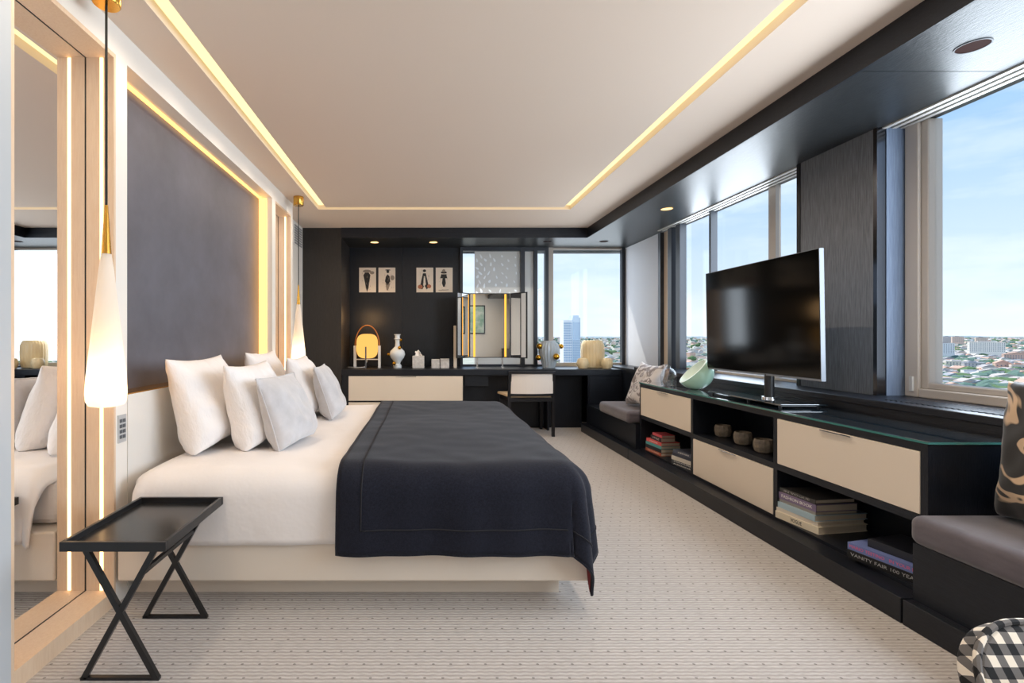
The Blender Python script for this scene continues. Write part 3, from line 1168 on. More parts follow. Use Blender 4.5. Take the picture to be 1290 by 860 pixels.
# glass decanter and mint bowl on the console
dc = thing('glass_decanter', 'clear glass bottle at the far end of the console', 'bottle', (1.995, 3.96, CZ))
MB().lathe([(.030, .0), (.056, .004), (.060, .05), (.060, .085), (.052, .118), (.034, .140), (.016, .150), (.013, .163), (.018, .172)], (0, 0, 0), 28, close=False).obj('body', 'clear_glass', dc, world=False, smooth=True)
MB().lathe([(.022, .001), (.052, .007), (.055, .045), (.0545, .047)], (0, 0, 0), 28)  .obj('base_glass', 'clear_glass', dc, world=False, smooth=True)

mb_ = thing('glass_bowl', 'mint green glass bowl tipped on its side on the console', 'bowl', (2.075, 3.72, CZ))
rb = .130
tiltM = Matrix.Translation((0, 0, rb)) @ Matrix.Rotation(R(-46), 4, Vector((0.25, 1, 0)).normalized())
prof = []
for i in range(16):
    a = -math.pi / 2 + (math.pi / 2 + R(8)) * i / 15
    prof.append((max(.001, rb * math.cos(a)), rb * math.sin(a)))
zc = rb * math.sin(R(8))
o = MB().lathe(prof, (0, 0, 0), 36, close=False)
o.v = [tuple(tiltM @ Vector(p)) for p in o.v]
o.obj('outer_bowl', 'mint_glass', mb_, world=False, smooth=True)
o = MB().lathe([(rb * math.cos(R(8)), zc), (rb * .87, zc + .002), (rb * .80, zc - .028), (rb * .6, zc - .062), (rb * .3, zc - .082), (.001, zc - .088)], (0, 0, 0), 36, close=False)
o.v = [tuple(tiltM @ Vector(p)) for p in o.v]
o.obj('inner_bowl', 'mint_inner', mb_, world=False, smooth=True)


# ------------------------------------------------------------------ cups in the open shelf
def cup(x, y, label):
    t = thing('stone_cup', label, 'cup', (x, y, .402), group='stone cups on the console shelf')
    prof = [(.036, 0), (.047, .008), (.054, .035), (.053, .062), (.047, .080), (.043, .080), (.046, .055), (.040, .012), (.001, .010)]
    MB().lathe(prof, (0, 0, 0), 12, close=False).obj('body', 'cup_stone', t, world=False)
    return t


cup(2.075, 3.367, 'faceted stone cup furthest from the near end of the open shelf')
cup(2.05, 3.118, 'faceted stone cup in the middle of the open shelf')
cup(2.03, 2.90, 'faceted stone cup nearest, partly behind the shelf divider')


# ------------------------------------------------------------------ books
BK = {}
def cover_mat(rgb):
    k = 'cover_%d_%d_%d' % rgb
    if k not in MATS:
        principled(k, lin(*rgb), 0.45)
    return k


def book(x, y, z, L, W, T, rot, rgb, label, title=None, trgb=(230, 226, 220), tsize=None, fit=.8, group=None):
    """x,y = near end of the spine; the spine runs away (+y) for L, the block goes back W"""
    t = thing('book', label, 'book', (x, y, z), R(rot), group)
    c = cover_mat(rgb)
    MB().box(0, .003, 0, L, 0, T).box(.003, W, 0, L, 0, .0025).box(.003, W, 0, L, T - .0025, T).obj('cover', c, t, world=False)
    MB().box(.0032, W - .004, .004, L - .004, .0025, T - .0025).obj('pages', 'page_cream', t, world=False)
    if title:
        M = axes((-.0003, L / 2, T / 2), (0, -1, 0), (0, 0, 1), (-1, 0, 0))
        lettering('lettering', title, tsize or T * .8, cover_mat(trgb), t, M, fitw=L * fit)
    return t


def stack(x, y, z, rows, group):
    for r in rows:
        dx, dy, L, W, T, rot, rgb, label = r[:8]
        kw = r[8] if len(r) > 8 else {}
        book(x + dx, y + dy, z, L, W, T, rot, rgb, label, group=group, **kw)
        z += T + .0006


stack(1.952, 2.40, .112, [
    (.000, .00, .245, .29, .036, 9, (226, 214, 190), 'thick cream book with dark title at the bottom of the near stack', dict(title='VOGUE', trgb=(30, 28, 26), fit=.26, tsize=.026)),
    (.004, .01, .235, .28, .020, 9, (216, 206, 190), 'thin cream book second from the bottom of the near stack'),
    (-.002, .02, .245, .30, .030, 7, (168, 190, 200), 'pale blue book in the near stack'),
    (.006, .025, .225, .24, .016, 7, (150, 146, 140), 'thin grey book between the pale blue and purple books'),
    (.004, .02, .225, .24, .036, 7, (128, 112, 140), 'purple grey book with white title in the near stack', dict(title='FASHION BOOK', fit=.8, tsize=.022)),
    (.008, .03, .215, .23, .022, 7, (70, 68, 66), 'dark grey photo book on top of the near stack', dict(title='IN VOGUE', trgb=(170, 166, 160), fit=.7, tsize=.014)),
], 'books in the near open section')
stack(1.955, 1.885, .112, [
    (.0, .0, .285, .24, .036, 14, (26, 26, 28), 'black book with grey title at the bottom by the bench', dict(title='VANITY FAIR 100 YEARS', trgb=(176, 174, 172), fit=.9, tsize=.020)),
    (.002, .0, .285, .24, .030, 14, (110, 124, 176), 'blue book with pink title lying by the near bench', dict(title='MARIO TESTINO   IN YOUR FACE', trgb=(226, 96, 130), fit=.95, tsize=.019)),
    (.035, .0, .235, .20, .034, 14, (40, 42, 50), 'dark slate box book on top by the near bench'),
], 'books beside the near bench')
stack(1.945, 3.985, .112, [
    (.0, .0, .235, .165, .026, 5, (176, 92, 70), 'rust orange book at the bottom of the far stack', dict(title='PHOTOGRAPHS', trgb=(230, 200, 180), fit=.7, tsize=.014)),
    (.0, .0, .235, .165, .030, 5, (34, 36, 42), 'black book with small white mark in the far stack'),
    (.002, .0, .235, .17, .024, 5, (84, 158, 160), 'teal book in the far stack'),
    (.004, .005, .225, .165, .026, 5, (216, 86, 84), 'coral red book in the middle of the far stack', dict(title='FASHION', fit=.5, tsize=.014)),
    (.014, .03, .165, .125, .034, 3, (38, 40, 48), 'black book with white title near the top of the far stack', dict(title='STYLE', fit=.6, tsize=.020)),
    (.022, .03, .15, .115, .022, 3, (224, 96, 104), 'pink red book on top of the far stack'),
], 'books in the far open section')
stack(1.952, 3.52, .112, [
    (.0, .0, .235, .17, .020, 10, (54, 56, 62), 'dark book with white title at the bottom of the small far stack', dict(title='ALEXANDER', fit=.8, tsize=.013)),
    (.002, .0, .235, .17, .018, 10, (70, 72, 78), 'charcoal book second in the small far stack', dict(title='COUTURE', fit=.8, tsize=.012)),
    (.0, .0, .235, .17, .030, 10, (206, 198, 186), 'cream book in the middle of the small far stack'),
    (.003, .0, .23, .165, .022, 10, (52, 56, 72), 'navy book under the top of the small far stack'),
    (.006, .0, .225, .16, .024, 10, (74, 78, 92), 'slate blue book on top of the small far stack', dict(title='DESIGN', fit=.5, tsize=.012)),
], 'small book stack in the far open section')


# ------------------------------------------------------------------ desk along the end wall
dk = thing('dressing_desk', 'long dark dressing desk along the end wall with cream drawers', 'desk', (.7, 5.9, 0))
box('desk_top', (-.97, 2.29, YB, YW - .021, .650, .720), 'dark_wood_x', dk, bevel=.003)
box('cabinet_body', (-.965, .455, YB + .02, YW - .04, 0, .650), 'dark_wood_z', dk)
for z0, z1 in ((.355, .640), (.045, .335)):
    d = box('drawer', (-.886, .443, YB + .003, YB + .02, z0, z1), 'cream_leather', dk, bevel=.002)
    box('handle', (-.34, -.10, YB - .003, YB + .003, z1 - .008, z1 - .003), 'chrome', d)
box('knee_back', (.455, 1.90, 5.86, 5.88, 0, .650), 'dark_wood_z', dk)
box('knee_divider', (1.44, 1.46, 5.68, 5.86, 0, .650), 'dark_wood_z', dk)
box('end_panel', (1.90, 2.295, YB + .001, YB + .03, 0, .650), 'dark_wood_z', dk)
box('inset_panel', (1.92, 2.27, YB - .004, YB + .001, .33, .62), 'dark_wood_x', dk)
box('inner_drawer', (.47, .75, 5.70, 5.85, .52, .645), 'dark_wood_x', dk)


# chair tucked under the desk
ch = thing('desk_chair', 'black framed chair with pale panel back pushed to the desk', 'chair', (1.17, 5.32, 0), R(3))
def chb(name, b, mat, bevel=.004):
    return box(name, b, mat, ch, world=False, bevel=bevel)
for sx in (-1, 1):
    MB().bar((sx * .245, .0, 0), (sx * .245, .0, .44), .030, .032).bar((sx * .245, 0, .44), (sx * .242, -.035, .72), .030, .030).obj('rear_leg', 'chair_black', ch, world=False)
    MB().bar((sx * .24, .44, 0), (sx * .24, .44, .43), .028, .028).obj('front_leg', 'chair_black', ch, world=False)
    chb('side_rail', (sx * .24 - .012, sx * .24 + .012, .015, .43, .375, .42), 'chair_black')
chb('rear_rail', (-.235, .235, -.012, .012, .385, .43), 'chair_black')
chb('front_rail', (-.23, .23, .428, .452, .375, .42), 'chair_black')
MB().prism([(-.225, .005), (.225, .005), (.255, .45), (-.285, .45)], .425, .452).obj('seat', 'seat_cream', ch, world=False, bevel=.008)
n = 14
P1, P2 = [], []
def curved(z0, z1, t0, t1, name, mat, w=.232):
    pts_o, pts_i = [], []
    for i in range(n + 1):
        u = -1 + 2 * i / n
        pts_o.append((w * u, t0 - .035 * (1 - u * u)))
        pts_i.append((w * u, t1 - .035 * (1 - u * u)))
    return MB().prism(pts_o + pts_i[::-1], z0, z1).obj(name, mat, ch, world=False)
curved(.695, .722, -.045, -.018, 'top_rail', 'chair_black', .258)
curved(.478, .695, -.036, -.020, 'back_panel', 'chair_back_white')
curved(.452, .478, -.032, -.010, 'lower_rail', 'chair_black')

# folding mirror on the desk
mr = thing('folding_mirror', 'three-part dressing mirror with gold light strips on the desk', 'mirror', (.80, 5.93, .72))
MXC, MHW, MZ0, MZ1, MY = .798, .248, .842, 1.632, 5.93
fr = box('centre_frame', (MXC - MHW, MXC + MHW, MY, MY + .025, MZ0, MZ1), 'black_metal', mr)
box('centre_glass', (MXC - MHW + .008, MXC + MHW - .008, MY - .001, MY, MZ0 + .010, MZ1 - .010), 'mirror', fr)
for x in (MXC - MHW + .045, MXC + MHW - .070):
    box('light_strip', (x, x + .025, MY - .003, MY - .001, MZ0 + .012, MZ1 - .012), 'mirror_led', fr)
for s in (-1, 1):
    hx = MXC + s * (MHW + .002)
    ox, oy = hx + s * .165, MY - .185
    dx, dy = (ox - hx), (oy - MY)
    L = math.hypot(dx, dy)
    nx, ny = -dy / L * .012 * s, dx / L * .012 * s
    q = [(hx, MY), (ox, oy), (ox + nx, oy + ny), (hx + nx, MY + ny)]
    wg = MB().prism(q, MZ0, MZ1).obj('wing_frame', 'black_metal', mr)
    gx, gy = -nx / 12 * 1.2, -ny / 12 * 1.2
    a0, a1 = .06, .94
    q2 = [(hx + dx * a0, MY + dy * a0), (hx + dx * a1, MY + dy * a1), (hx + dx * a1 + gx, MY + dy * a1 + gy), (hx + dx * a0 + gx, MY + dy * a0 + gy)]
    MB().prism(q2, MZ0 + .012, MZ1 - .012).obj('wing_glass', 'mirror', wg)
for x in (MXC - .155, MXC + .155):
    box('leg', (x - .010, x + .010, MY + .002, MY + .022, .726, MZ0), 'chrome', mr)
    box('foot', (x - .02, x + .02, MY - .05, MY + .07, .720, .726), 'chrome', mr)

# leaning pale notebook by the mirror
cd_ = MB().box(.352, .392, 5.885, 5.91, .722, 1.235).obj('pale_board', 'paper', None, bevel=.004)
tag(cd_, 'slim pale board standing left of the folding mirror', 'board')

DKY = 5.945
# table lamp with arched handle
lp = thing('basket_lamp', 'glowing oval table lamp with arched wooden handle in the niche', 'lamp', (-.705, DKY, .72))
prof = []
for i in range(25):
    a = -math.pi / 2 + math.pi * i / 24
    cx_, cz_ = math.copysign(abs(math.cos(a)) ** .62, math.cos(a)), math.copysign(abs(math.sin(a)) ** .62, math.sin(a))
    prof.append((max(.002, .132 * cx_), .265 + .150 * cz_))
MB().lathe(prof, (0, 0, 0), 32, close=False).obj('shade', 'opal_lamp', lp, world=False, smooth=True)
for sx in (-1, 1):
    MB().prism([(sx * .135, -.02), (sx * .165, -.02), (sx * .165, .02), (sx * .135, .02)], 0, .27).obj('post', 'white_plastic', lp, world=False)
arc = [(.15 * math.cos(math.pi * i / 24), 0, .265 + .255 * math.sin(math.pi * i / 24)) for i in range(25)]
MB().tube(arc, .0065, 8).obj('handle', 'wood_handle', lp, world=False, smooth=True)
MB().box(-.008, .008, -.16, -.144, 0, .26).obj('front_post', 'button_dark', lp, world=False)
MB().box(-.135, .135, -.006, .006, .096, .108).box(-.005, .005, -.150, .006, .096, .106).obj('cross_bar', 'white_plastic', lp, world=False)
MB().tube([(0, -.02, .09), (-.02, -.06, .012), (-.10, -.09, .006), (-.17, -.05, .006), (-.24, .03, .006)], .0045, 6).obj('cord', 'white_plastic', lp, world=False, smooth=True)
ld = bpy.data.lights.new('lamp_bulb', 'POINT')
ld.energy = 2.2
ld.color = (1.0, 0.58, 0.25)
ld.shadow_soft_size = 0.13
lo = bpy.data.objects.new('lamp_bulb', ld)
COL.objects.link(lo)
lo.parent = lp
lo.location = (0, 0, .62)

# white vase with gold fittings
vs = thing('porcelain_vase', 'white bottle vase with gold mounts in the niche', 'vase', (-.335, DKY, .72))
MB().lathe([(.050, 0), (.052, .03), (.034, .05), (.045, .075), (.082, .125), (.096, .165), (.086, .205), (.050, .24), (.030, .262), (.026, .31), (.029, .345), (.044, .352), (.030, .362), (.030, .395), (.042, .405), (.040, .41)], (0, 0, 0), 28).obj('body', 'porcelain', vs, world=False, smooth=True)
for (px, py, pz, r) in ((-.105, -.03, .165, .020), (.030, -.055, .245, .024), (.045, -.02, .34, .018), (-.035, -.06, .055, .024), (-.055, -.05, .150, .012)):
    MB().lathe([(.001, -r), (r * .7, -r * .7), (r, 0), (r * .7, r * .7), (.001, r)], (px, py, pz), 12, close=False).obj('gold_mount', 'gold', vs, world=False, smooth=True)

# tissue box
tb = thing('tissue_box', 'marble tissue box with a tissue sticking out in the niche', 'tissue box', (-.077, DKY, .72))
MB().box(-.072, .072, -.072, .072, 0, .145).obj('box', 'marble', tb, world=False, bevel=.004)
P = []
for i in range(9):
    row = []
    for j in range(7):
        u, z = -1 + i / 4, j / 6
        wd = .038 * (1 + .35 * z - .5 * z * z)
        row.append((wd * u + .01 * math.sin(5 * z + u), .022 * math.sin(2.6 * u + 2 * z) + .008 * math.sin(7 * u), .14 + .072 * z * (1 - .25 * abs(u) + .12 * math.sin(6 * u))))
    P.append(row)
o = MB().grid(P).obj('tissue', 'tissue', tb, world=False, smooth=True, fix=False)
o.modifiers.new('thick', 'SOLIDIFY').thickness = .004
for nm, x, w_, h_ in (('left, smaller of the two marble jars in the niche', .132, .098, .105), ('right, larger of the two marble jars in the niche', .245, .108, .112)):
    t = thing('marble_jar', nm, 'jar', (x, DKY - .02, .72), group='small marble jars in the niche')
    MB().box(-w_ / 2, w_ / 2, -w_ / 2, w_ / 2, 0, h_ - .022).obj('jar_body', 'marble', t, world=False, bevel=.003)
    MB().box(-w_ / 2, w_ / 2, -w_ / 2, w_ / 2, h_ - .020, h_).obj('lid', 'marble', t, world=False, bevel=.003)

# four drawings
def drawing(x0, label, seed):
    x1 = x0 + .218
    z0, z1 = 1.674, 1.993
    y = YW - .004
    t = thing('fashion_drawing', label, 'picture', ((x0 + x1) / 2, YW, z0), group='ink drawings on the niche wall')
    box('sheet', (x0, x1, y, YW, z0, z1), 'paper', t)
    r_ = random.Random(seed)
    cx = (x0 + x1) / 2 + r_.uniform(-.01, .01)
    def blob(pts, mat, nm, d=.0006):
        MB().prism([(cx + a * 1.35, z0 + .155 + (b - .15) * 1.3) for a, b in pts], y - d, y, axis=1).obj(nm, mat, t)
    def ell(a, b, ra, rb_, m=10):
        return [(a + ra * math.cos(2 * math.pi * i / m), b + rb_ * math.sin(2 * math.pi * i / m)) for i in range(m)]
    if seed == 1:
        blob([(-.035, .20), (-.02, .13), (-.008, .06), (.012, .06), (.022, .13), (.032, .20), (.018, .225), (-.02, .225)], 'ink', 'gown')
        blob(ell(0, .24, .040, .016), 'ink_grey', 'hat', .0009)
        blob(ell(.048, .225, .022, .016), 'ink_grey', 'fan')
        blob([(-.006, .06), (.0, .03), (.008, .06)], 'ink', 'shoes')
    elif seed == 2:
        blob([(-.016, .19), (-.026, .14), (.0, .10), (.026, .14), (.018, .19), (.0, .21)], 'ink', 'jacket')
        blob([(-.020, .12), (-.010, .05), (.004, .05), (.026, .12)], 'ink_grey', 'skirt')
        blob(ell(.002, .235, .014, .014), 'ink', 'head', .0009)
        blob(ell(.046, .175, .020, .026), 'ink_grey', 'bag')
        blob(ell(.002, .252, .026, .006), 'ink', 'hat', .0012)
    elif seed == 3:
        blob([(-.014, .22), (-.030, .15), (-.046, .07), (-.02, .06), (.0, .10), (.02, .06), (.044, .08), (.026, .16), (.014, .22)], 'ink', 'cape')
        blob([(-.006, .19), (-.012, .10), (.0, .09), (.014, .11), (.006, .19)], 'paper', 'dress', .0009)
        blob(ell(0, .245, .016, .014), 'ink', 'head')
        blob(ell(-.040, .085, .024, .022), 'ink_red', 'train', .0011)
        blob(ell(.045, .09, .020, .020), 'ink_red', 'train', .0011)
    else:
        blob([(-.024, .21), (-.034, .17), (-.012, .17), (-.018, .12), (-.006, .085), (.008, .085), (.020, .12), (.014, .17), (.034, .17), (.024, .21)], 'ink', 'jacket')
        blob(ell(0, .228, .030, .012), 'ink', 'hat')
        blob(ell(0, .246, .015, .015), 'ink_grey', 'head', .0009)
        blob([(-.05, .055), (.045, .058), (.045, .052), (-.05, .049)], 'ink_grey', 'ground_line')
    for k in range(14):
        a, b = r_.uniform(-.045, .045), r_.uniform(.06, .24)
        blob([(a, b), (a + r_.uniform(-.012, .012), b + r_.uniform(.012, .03)), (a + .003, b + .001)], 'ink_grey', 'pen_stroke', .0010)
    for k in range(5):
        a, b = r_.uniform(-.05, .05), r_.uniform(.04, .09)
        blob([(a, b), (a + .018, b + .004), (a + .017, b + .001)], 'ink_grey', 'pen_stroke')
    return t


drawing(-.847, 'ink drawing of figure with large hat, leftmost of four', 1)
drawing(-.597, 'ink drawing of figure with handbag, second from the left', 2)
drawing(-.107, 'ink drawing of figure in wide cape with reddish train, third', 3)
drawing(.143, 'ink drawing of figure in dark jacket, rightmost of four', 4)

# vase with gold balls, amber vases
vb = thing('fluted_vase', 'grey blue fluted vase studded with gold balls on the desk', 'vase', (1.525, DKY, .72))
MB().lathe([(.070, 0), (.072, .01), (.085, .06), (.112, .15), (.122, .21), (.118, .26), (.098, .30), (.078, .315), (.074, .33), (.066, .325), (.062, .30)], (0, 0, 0), 96, (20, .045), close=False).obj('body', 'fluted_blue', vb, world=False, smooth=True)
for (px, py, pz, r) in ((-.125, -.04, .265, .036), (.150, .0, .262, .030), (-.140, -.05, .125, .034), (.060, -.115, .140, .038)):
    prof = [(max(.001, r * math.cos(-math.pi / 2 + math.pi * i / 10)), r * math.sin(-math.pi / 2 + math.pi * i / 10)) for i in range(11)]
    MB().lathe(prof, (px, py, pz), 18, close=False).obj('gold_ball', 'gold', vb, world=False, smooth=True)
va = thing('amber_vase', 'tall ribbed amber glass vase on the desk by the window', 'vase', (2.075, DKY + .04, .72))
MB().lathe([(.06, .0), (.125, .006), (.135, .05), (.140, .20), (.135, .28), (.115, .325), (.105, .335), (.098, .33), (.125, .27), (.13, .06), (.05, .02)], (0, 0, 0), 96, (24, .02), close=False).obj('body', 'amber_glass', va, world=False, smooth=True)
for lab, x in (('small ribbed amber bowl left of the tall amber vase', 1.895), ('small ribbed amber bowl in front of the tall vase', 2.165)):
    t = thing('amber_bowl', lab, 'bowl', (x, DKY - .19 if x > 2 else DKY - .13, .72), group='small amber bowls')
    MB().lathe([(.03, 0), (.050, .004), (.066, .040), (.068, .072), (.058, .108), (.044, .122), (.040, .118), (.054, .095), (.056, .05), (.03, .012)], (0, 0, 0), 72, (18, .02), close=False).obj('body', 'amber_glass', t, world=False, smooth=True)


# ------------------------------------------------------------------ gingham armchair, low right
gc = thing('gingham_chair', 'black and white gingham low chair at the lower right', 'chair', (1.47, .80, 0))
def loop_cushion(name, mat, cx, cy, cz, w, d, h, e=2.6, parent=gc):
    """puffed rounded cushion"""
    P = []
    for i in range(33):
        t = -math.pi / 2 + math.pi * i / 32
        row = []
        for j in range(48):
            a = 2 * math.pi * j / 48
            f = lambda c_, q: math.copysign(abs(c_) ** (2 / q), c_)
            row.append((cx + w / 2 * f(math.cos(t), 2.4) * f(math.cos(a), e), cy + d / 2 * f(math.cos(t), 2.4) * f(math.sin(a), e), cz + h / 2 * f(math.sin(t), 2.4)))
        P.append(row + [row[0]])
    return MB().grid(P).obj(name, mat, parent, smooth=True)
# backrest: a rounded slab standing up
GX0, GX1, GZ1, GYB = 1.105, 1.80, .512, .98
def rounded_back():
    pts = []
    r_ = .14
    for i in range(13):
        a = math.pi - math.pi / 2 * i / 12
        pts.append((GX0 + r_ + r_ * math.cos(a), GZ1 - r_ + r_ * math.sin(a)))
    for i in range(13):
        a = math.pi / 2 - math.pi / 2 * i / 12
        pts.append((GX1 - .02 - r_ + r_ * math.cos(a), GZ1 - r_ + r_ * math.sin(a)))
    pts += [(GX1 - .02, .16), (GX0, .16)]
    return pts
TB = Matrix.Translation((0, GYB - .03, GZ1 - .13)) @ Matrix.Rotation(R(-32), 4, 'X') @ Matrix.Translation((0, -GYB + .03, -GZ1 + .13))
bk = MB().prism(rounded_back(), GYB - .03, GYB + .03, axis=1)
bk.v = [tuple(TB @ Vector(p)) for p in bk.v]
ob = bk.obj('backrest', 'gingham_xz', gc, bevel=.018, seg=4)
MB().tube([TB @ Vector((x, GYB - .026, z)) for x, z in rounded_back()], .007, 8, True).obj('piping', 'gingham_xy', gc, smooth=True)
loop_cushion('seat_cushion', 'gingham_xy', 1.445, .70, .405, .74, .50, .20)
box('seat_base', (1.12, 1.77, .50, 1.0, .10, .30), 'gingham_xz', gc, bevel=.03, seg=3)
for x in (1.17, 1.72):
    for y in (.54, .96):
        MB().lathe([(.014, 0), (.022, .105)], (x, y, 0), 14).obj('leg', 'chair_black', gc, smooth=True)

# picture on the wall behind the viewer, seen in the mirrors
pf = thing('framed_picture', 'dark framed green picture on the rear wall, seen in the mirror', 'picture', (1.42, Y0, 1.3))
box('frame', (1.05, 1.80, Y0, Y0 + .03, 1.20, 2.05), 'black_metal', pf)
principled('green_art', lin(120, 160, 140), 0.6, var=(lin(200, 210, 200), 5, (1, 1, 1)))
box('print', (1.085, 1.765, Y0 + .03, Y0 + .033, 1.235, 2.015), 'green_art', pf)


# ------------------------------------------------------------------ the town outside
GZ = -56.0


def ground_z(x, y):
    r_ = math.hypot(x, y)
    t = min(1.0, max(0.0, (r_ - 700) / 4200.0))
    return GZ + 44 * (t * t * (3 - 2 * t)) + 6 * noise.noise((x / 700, y / 700, 3.3)) * t


principled('town_ground', lin(150, 160, 140), 0.9, var=(lin(190, 186, 178), 0.02, (1, 1, 1)))
principled('far_hill', lin(128, 148, 158), 0.95, var=(lin(150, 166, 172), 0.004, (1, 1, 1)))  # blue-grey tone paints distance haze onto the ridge
principled('tree_green', lin(78, 108, 70), 0.9, var=(lin(108, 134, 92), 0.08, (1, 1, 1)))
principled('tree_blue', lin(84, 112, 104), 0.9, var=(lin(104, 132, 120), 0.08, (1, 1, 1)))  # bluish copy of the tree colour with haze painted in
WALLS = [(240, 236, 230), (234, 224, 212), (222, 200, 186), (214, 182, 166), (226, 214, 204), (230, 232, 236), (196, 194, 196)]  # wall and roof tones paled, distance haze put into the colour
ROOFS = [(176, 172, 174), (204, 168, 152), (190, 182, 178), (160, 164, 172), (218, 212, 208)]
for i, c_ in enumerate(WALLS):
    principled('house_wall_%d' % i, lin(*c_), 0.9)
for i, c_ in enumerate(ROOFS):
    principled('house_roof_%d' % i, lin(*c_), 0.9)
principled('house_glass', lin(104, 116, 132), 0.4)
principled('tower_white', lin(248, 250, 252), 0.7)  # tower tones lightened, haze worked into their colours
principled('tower_blue', lin(206, 222, 236), 0.5)
principled('tower_glass', lin(168, 196, 222), 0.25)

P = []
for i in range(40):
    rr = 120 * (1.107 ** i)
    row = []
    for j in range(49):
        a = R(-20 + 130 * j / 48)
        x, y = rr * math.sin(a), rr * math.cos(a)
        row.append((x, y, ground_z(x, y)))
    P.append(row)
g = MB().grid(P).obj('ground', 'town_ground', None, smooth=True)
tag(g, 'green and grey ground of the town far below the windows', 'ground', kind='stuff')
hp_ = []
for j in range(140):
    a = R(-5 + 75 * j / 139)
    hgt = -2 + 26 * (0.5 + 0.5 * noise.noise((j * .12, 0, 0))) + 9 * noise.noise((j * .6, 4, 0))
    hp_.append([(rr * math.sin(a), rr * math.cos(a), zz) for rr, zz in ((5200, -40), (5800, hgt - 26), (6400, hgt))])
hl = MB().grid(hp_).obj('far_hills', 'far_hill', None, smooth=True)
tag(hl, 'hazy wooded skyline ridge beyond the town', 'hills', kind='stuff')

rnd = random.Random(11)


def house_parts(w, d, h, roof, rh):
    body = MB().box(-w / 2, w / 2, -d / 2, d / 2, -8, h)
    rf = MB()
    if roof == 'gable':
        e = .4
        rf.prism([(-w / 2 - e, h), (w / 2 + e, h), (0, h + rh)], -d / 2 - e, d / 2 + e, axis=1)
    else:
        rf.box(-w / 2 - .3, w / 2 + .3, -d / 2 - .3, d / 2 + .3, h, h + .8)
        rf.box(-w / 4, w / 8, -d / 4, d / 6, h + .8, h + 2.6)
    wn = MB()
    nf = max(1, int(h / 3.2))
    for k in range(nf):
        z = 1.2 + k * 3.1
        m = max(2, int(w / 3.2))
        for i in range(m):
            cx = -w / 2 + (i + .5) * w / m
            wn.box(cx - .6, cx + .6, -d / 2 - .06, -d / 2 + .1, z, z + 1.6)
        m = max(2, int(d / 3.2))
        for i in range(m):
            cy = -d / 2 + (i + .5) * d / m
            wn.box(-w / 2 - .06, -w / 2 + .1, cy - .6, cy + .6, z, z + 1.6)
    return body, rf, wn


def house(name, label, x, y, w, d, h, rot, wi, ri, roof='flat', rh=4, group=None, z=None):
    t = thing(name, label, 'building', (x, y, ground_z(x, y) if z is None else z), rot, group)
    b_, r_, w_ = house_parts(w, d, h, roof, rh)
    b_.obj('walls', 'house_wall_%d' % wi, t, world=False)
    r_.obj('roof', 'house_roof_%d' % ri, t, world=False)
    o = w_.obj('windows', 'house_glass', t, world=False)
    o['kind'] = 'stuff'
    return t


def at(px, py, Y):
    return ((px - 535) / 610.0 * Y, Y, CAM_H - (py - 425) / 610.0 * Y)


# buildings that can be told apart through the near window
def spot(px, pb, Y, wpx, hpx, dpx, rot, wi, ri, roof, label):
    p = at(px, pb, Y)
    k = Y / 610.0
    house('town_building', label, p[0], p[1], wpx * k, dpx * k, hpx * k, R(rot), wi, ri, roof, hpx * k * .4, 'town buildings seen through the near window', p[2])


spot(1242, 443, 1150, 30, 12, 12, -38, 0, 4, 'flat', 'long white slab block on the rise, seen through the near window')
spot(1191, 445, 1100, 14, 13, 12, -38, 5, 0, 'flat', 'white block at the left edge of the near window view')
spot(1193, 431, 1900, 8, 7, 7, -38, 6, 3, 'flat', 'small grey tower on the skyline, left of the near window view')
spot(1206, 431, 1850, 10, 7, 7, -38, 2, 0, 'flat', 'small pinkish block on the skyline near the middle')
spot(1236, 431, 1700, 10, 6, 7, -38, 2, 3, 'flat', 'brown block on the skyline above the white slab')
spot(1206, 466, 760, 22, 11, 14, -38, 1, 4, 'flat', 'cream terrace building in the lower left of the near window view')
spot(1226, 468, 720, 18, 11, 14, -38, 6, 3, 'flat', 'grey office block below the white slab')
spot(1243, 470, 690, 13, 8, 16, -30, 0, 0, 'gable', 'white gabled house in the middle of the near window view')
spot(1262, 467, 720, 13, 10, 13, -38, 3, 1, 'gable', 'red brick gabled house right of the white gabled house')
spot(1192, 476, 640, 18, 9, 15, -38, 5, 0, 'flat', 'pale grey glazed block at the lower left window corner')
spot(1238, 486, 560, 32, 8, 12, -38, 2, 4, 'flat', 'long pinkish row of houses just above the window rail')
spot(1283, 472, 700, 14, 13, 12, -38, 4, 1, 'flat', 'beige block with chimneys at the right picture edge')
spot(1280, 453, 950, 22, 7, 10, -38, 3, 1, 'gable', 'brick terrace at the right of the near window view')

# the tower in the end window
px = 720.5
p = at(px, 425, 520)
kt = 520 / 610.0
tw = thing('tower_block', 'tall pale blue tower block seen through the end window', 'tower', (p[0], p[1], GZ), 0)
zt1, zt2 = CAM_H + (425 - 403) * kt - GZ, CAM_H + (425 - 400) * kt - GZ
MB().box(-10.5 * kt, .2 * kt, 0, 14, 0, zt1).obj('pale_wing', 'tower_white', tw, world=False)
MB().box(.2 * kt, 10.0 * kt, -1.5, 14, 0, zt2).obj('blue_wing', 'tower_blue', tw, world=False)
MB().box(1.2 * kt, 8.5 * kt, 0, 12, zt2, zt2 + 2.5).obj('roof_plant', 'tower_blue', tw, world=False)
a_, b_ = MB(), MB()
nfl = 27
for k in range(nfl):
    z = 3 + k * (zt1 - 5) / nfl
    for i in range(5):
        x = (-10.2 + i * 2.08) * kt
        a_.box(x, x + 1.45 * kt, -.25, .2, z, z + 1.9)
    for i in range(5):
        x = (.6 + i * 1.88) * kt
        b_.box(x, x + 1.3 * kt, -1.75, -1.3, z, z + 2.1)
a_.obj('window_grid', 'tower_glass', tw, world=False)['kind'] = 'stuff'
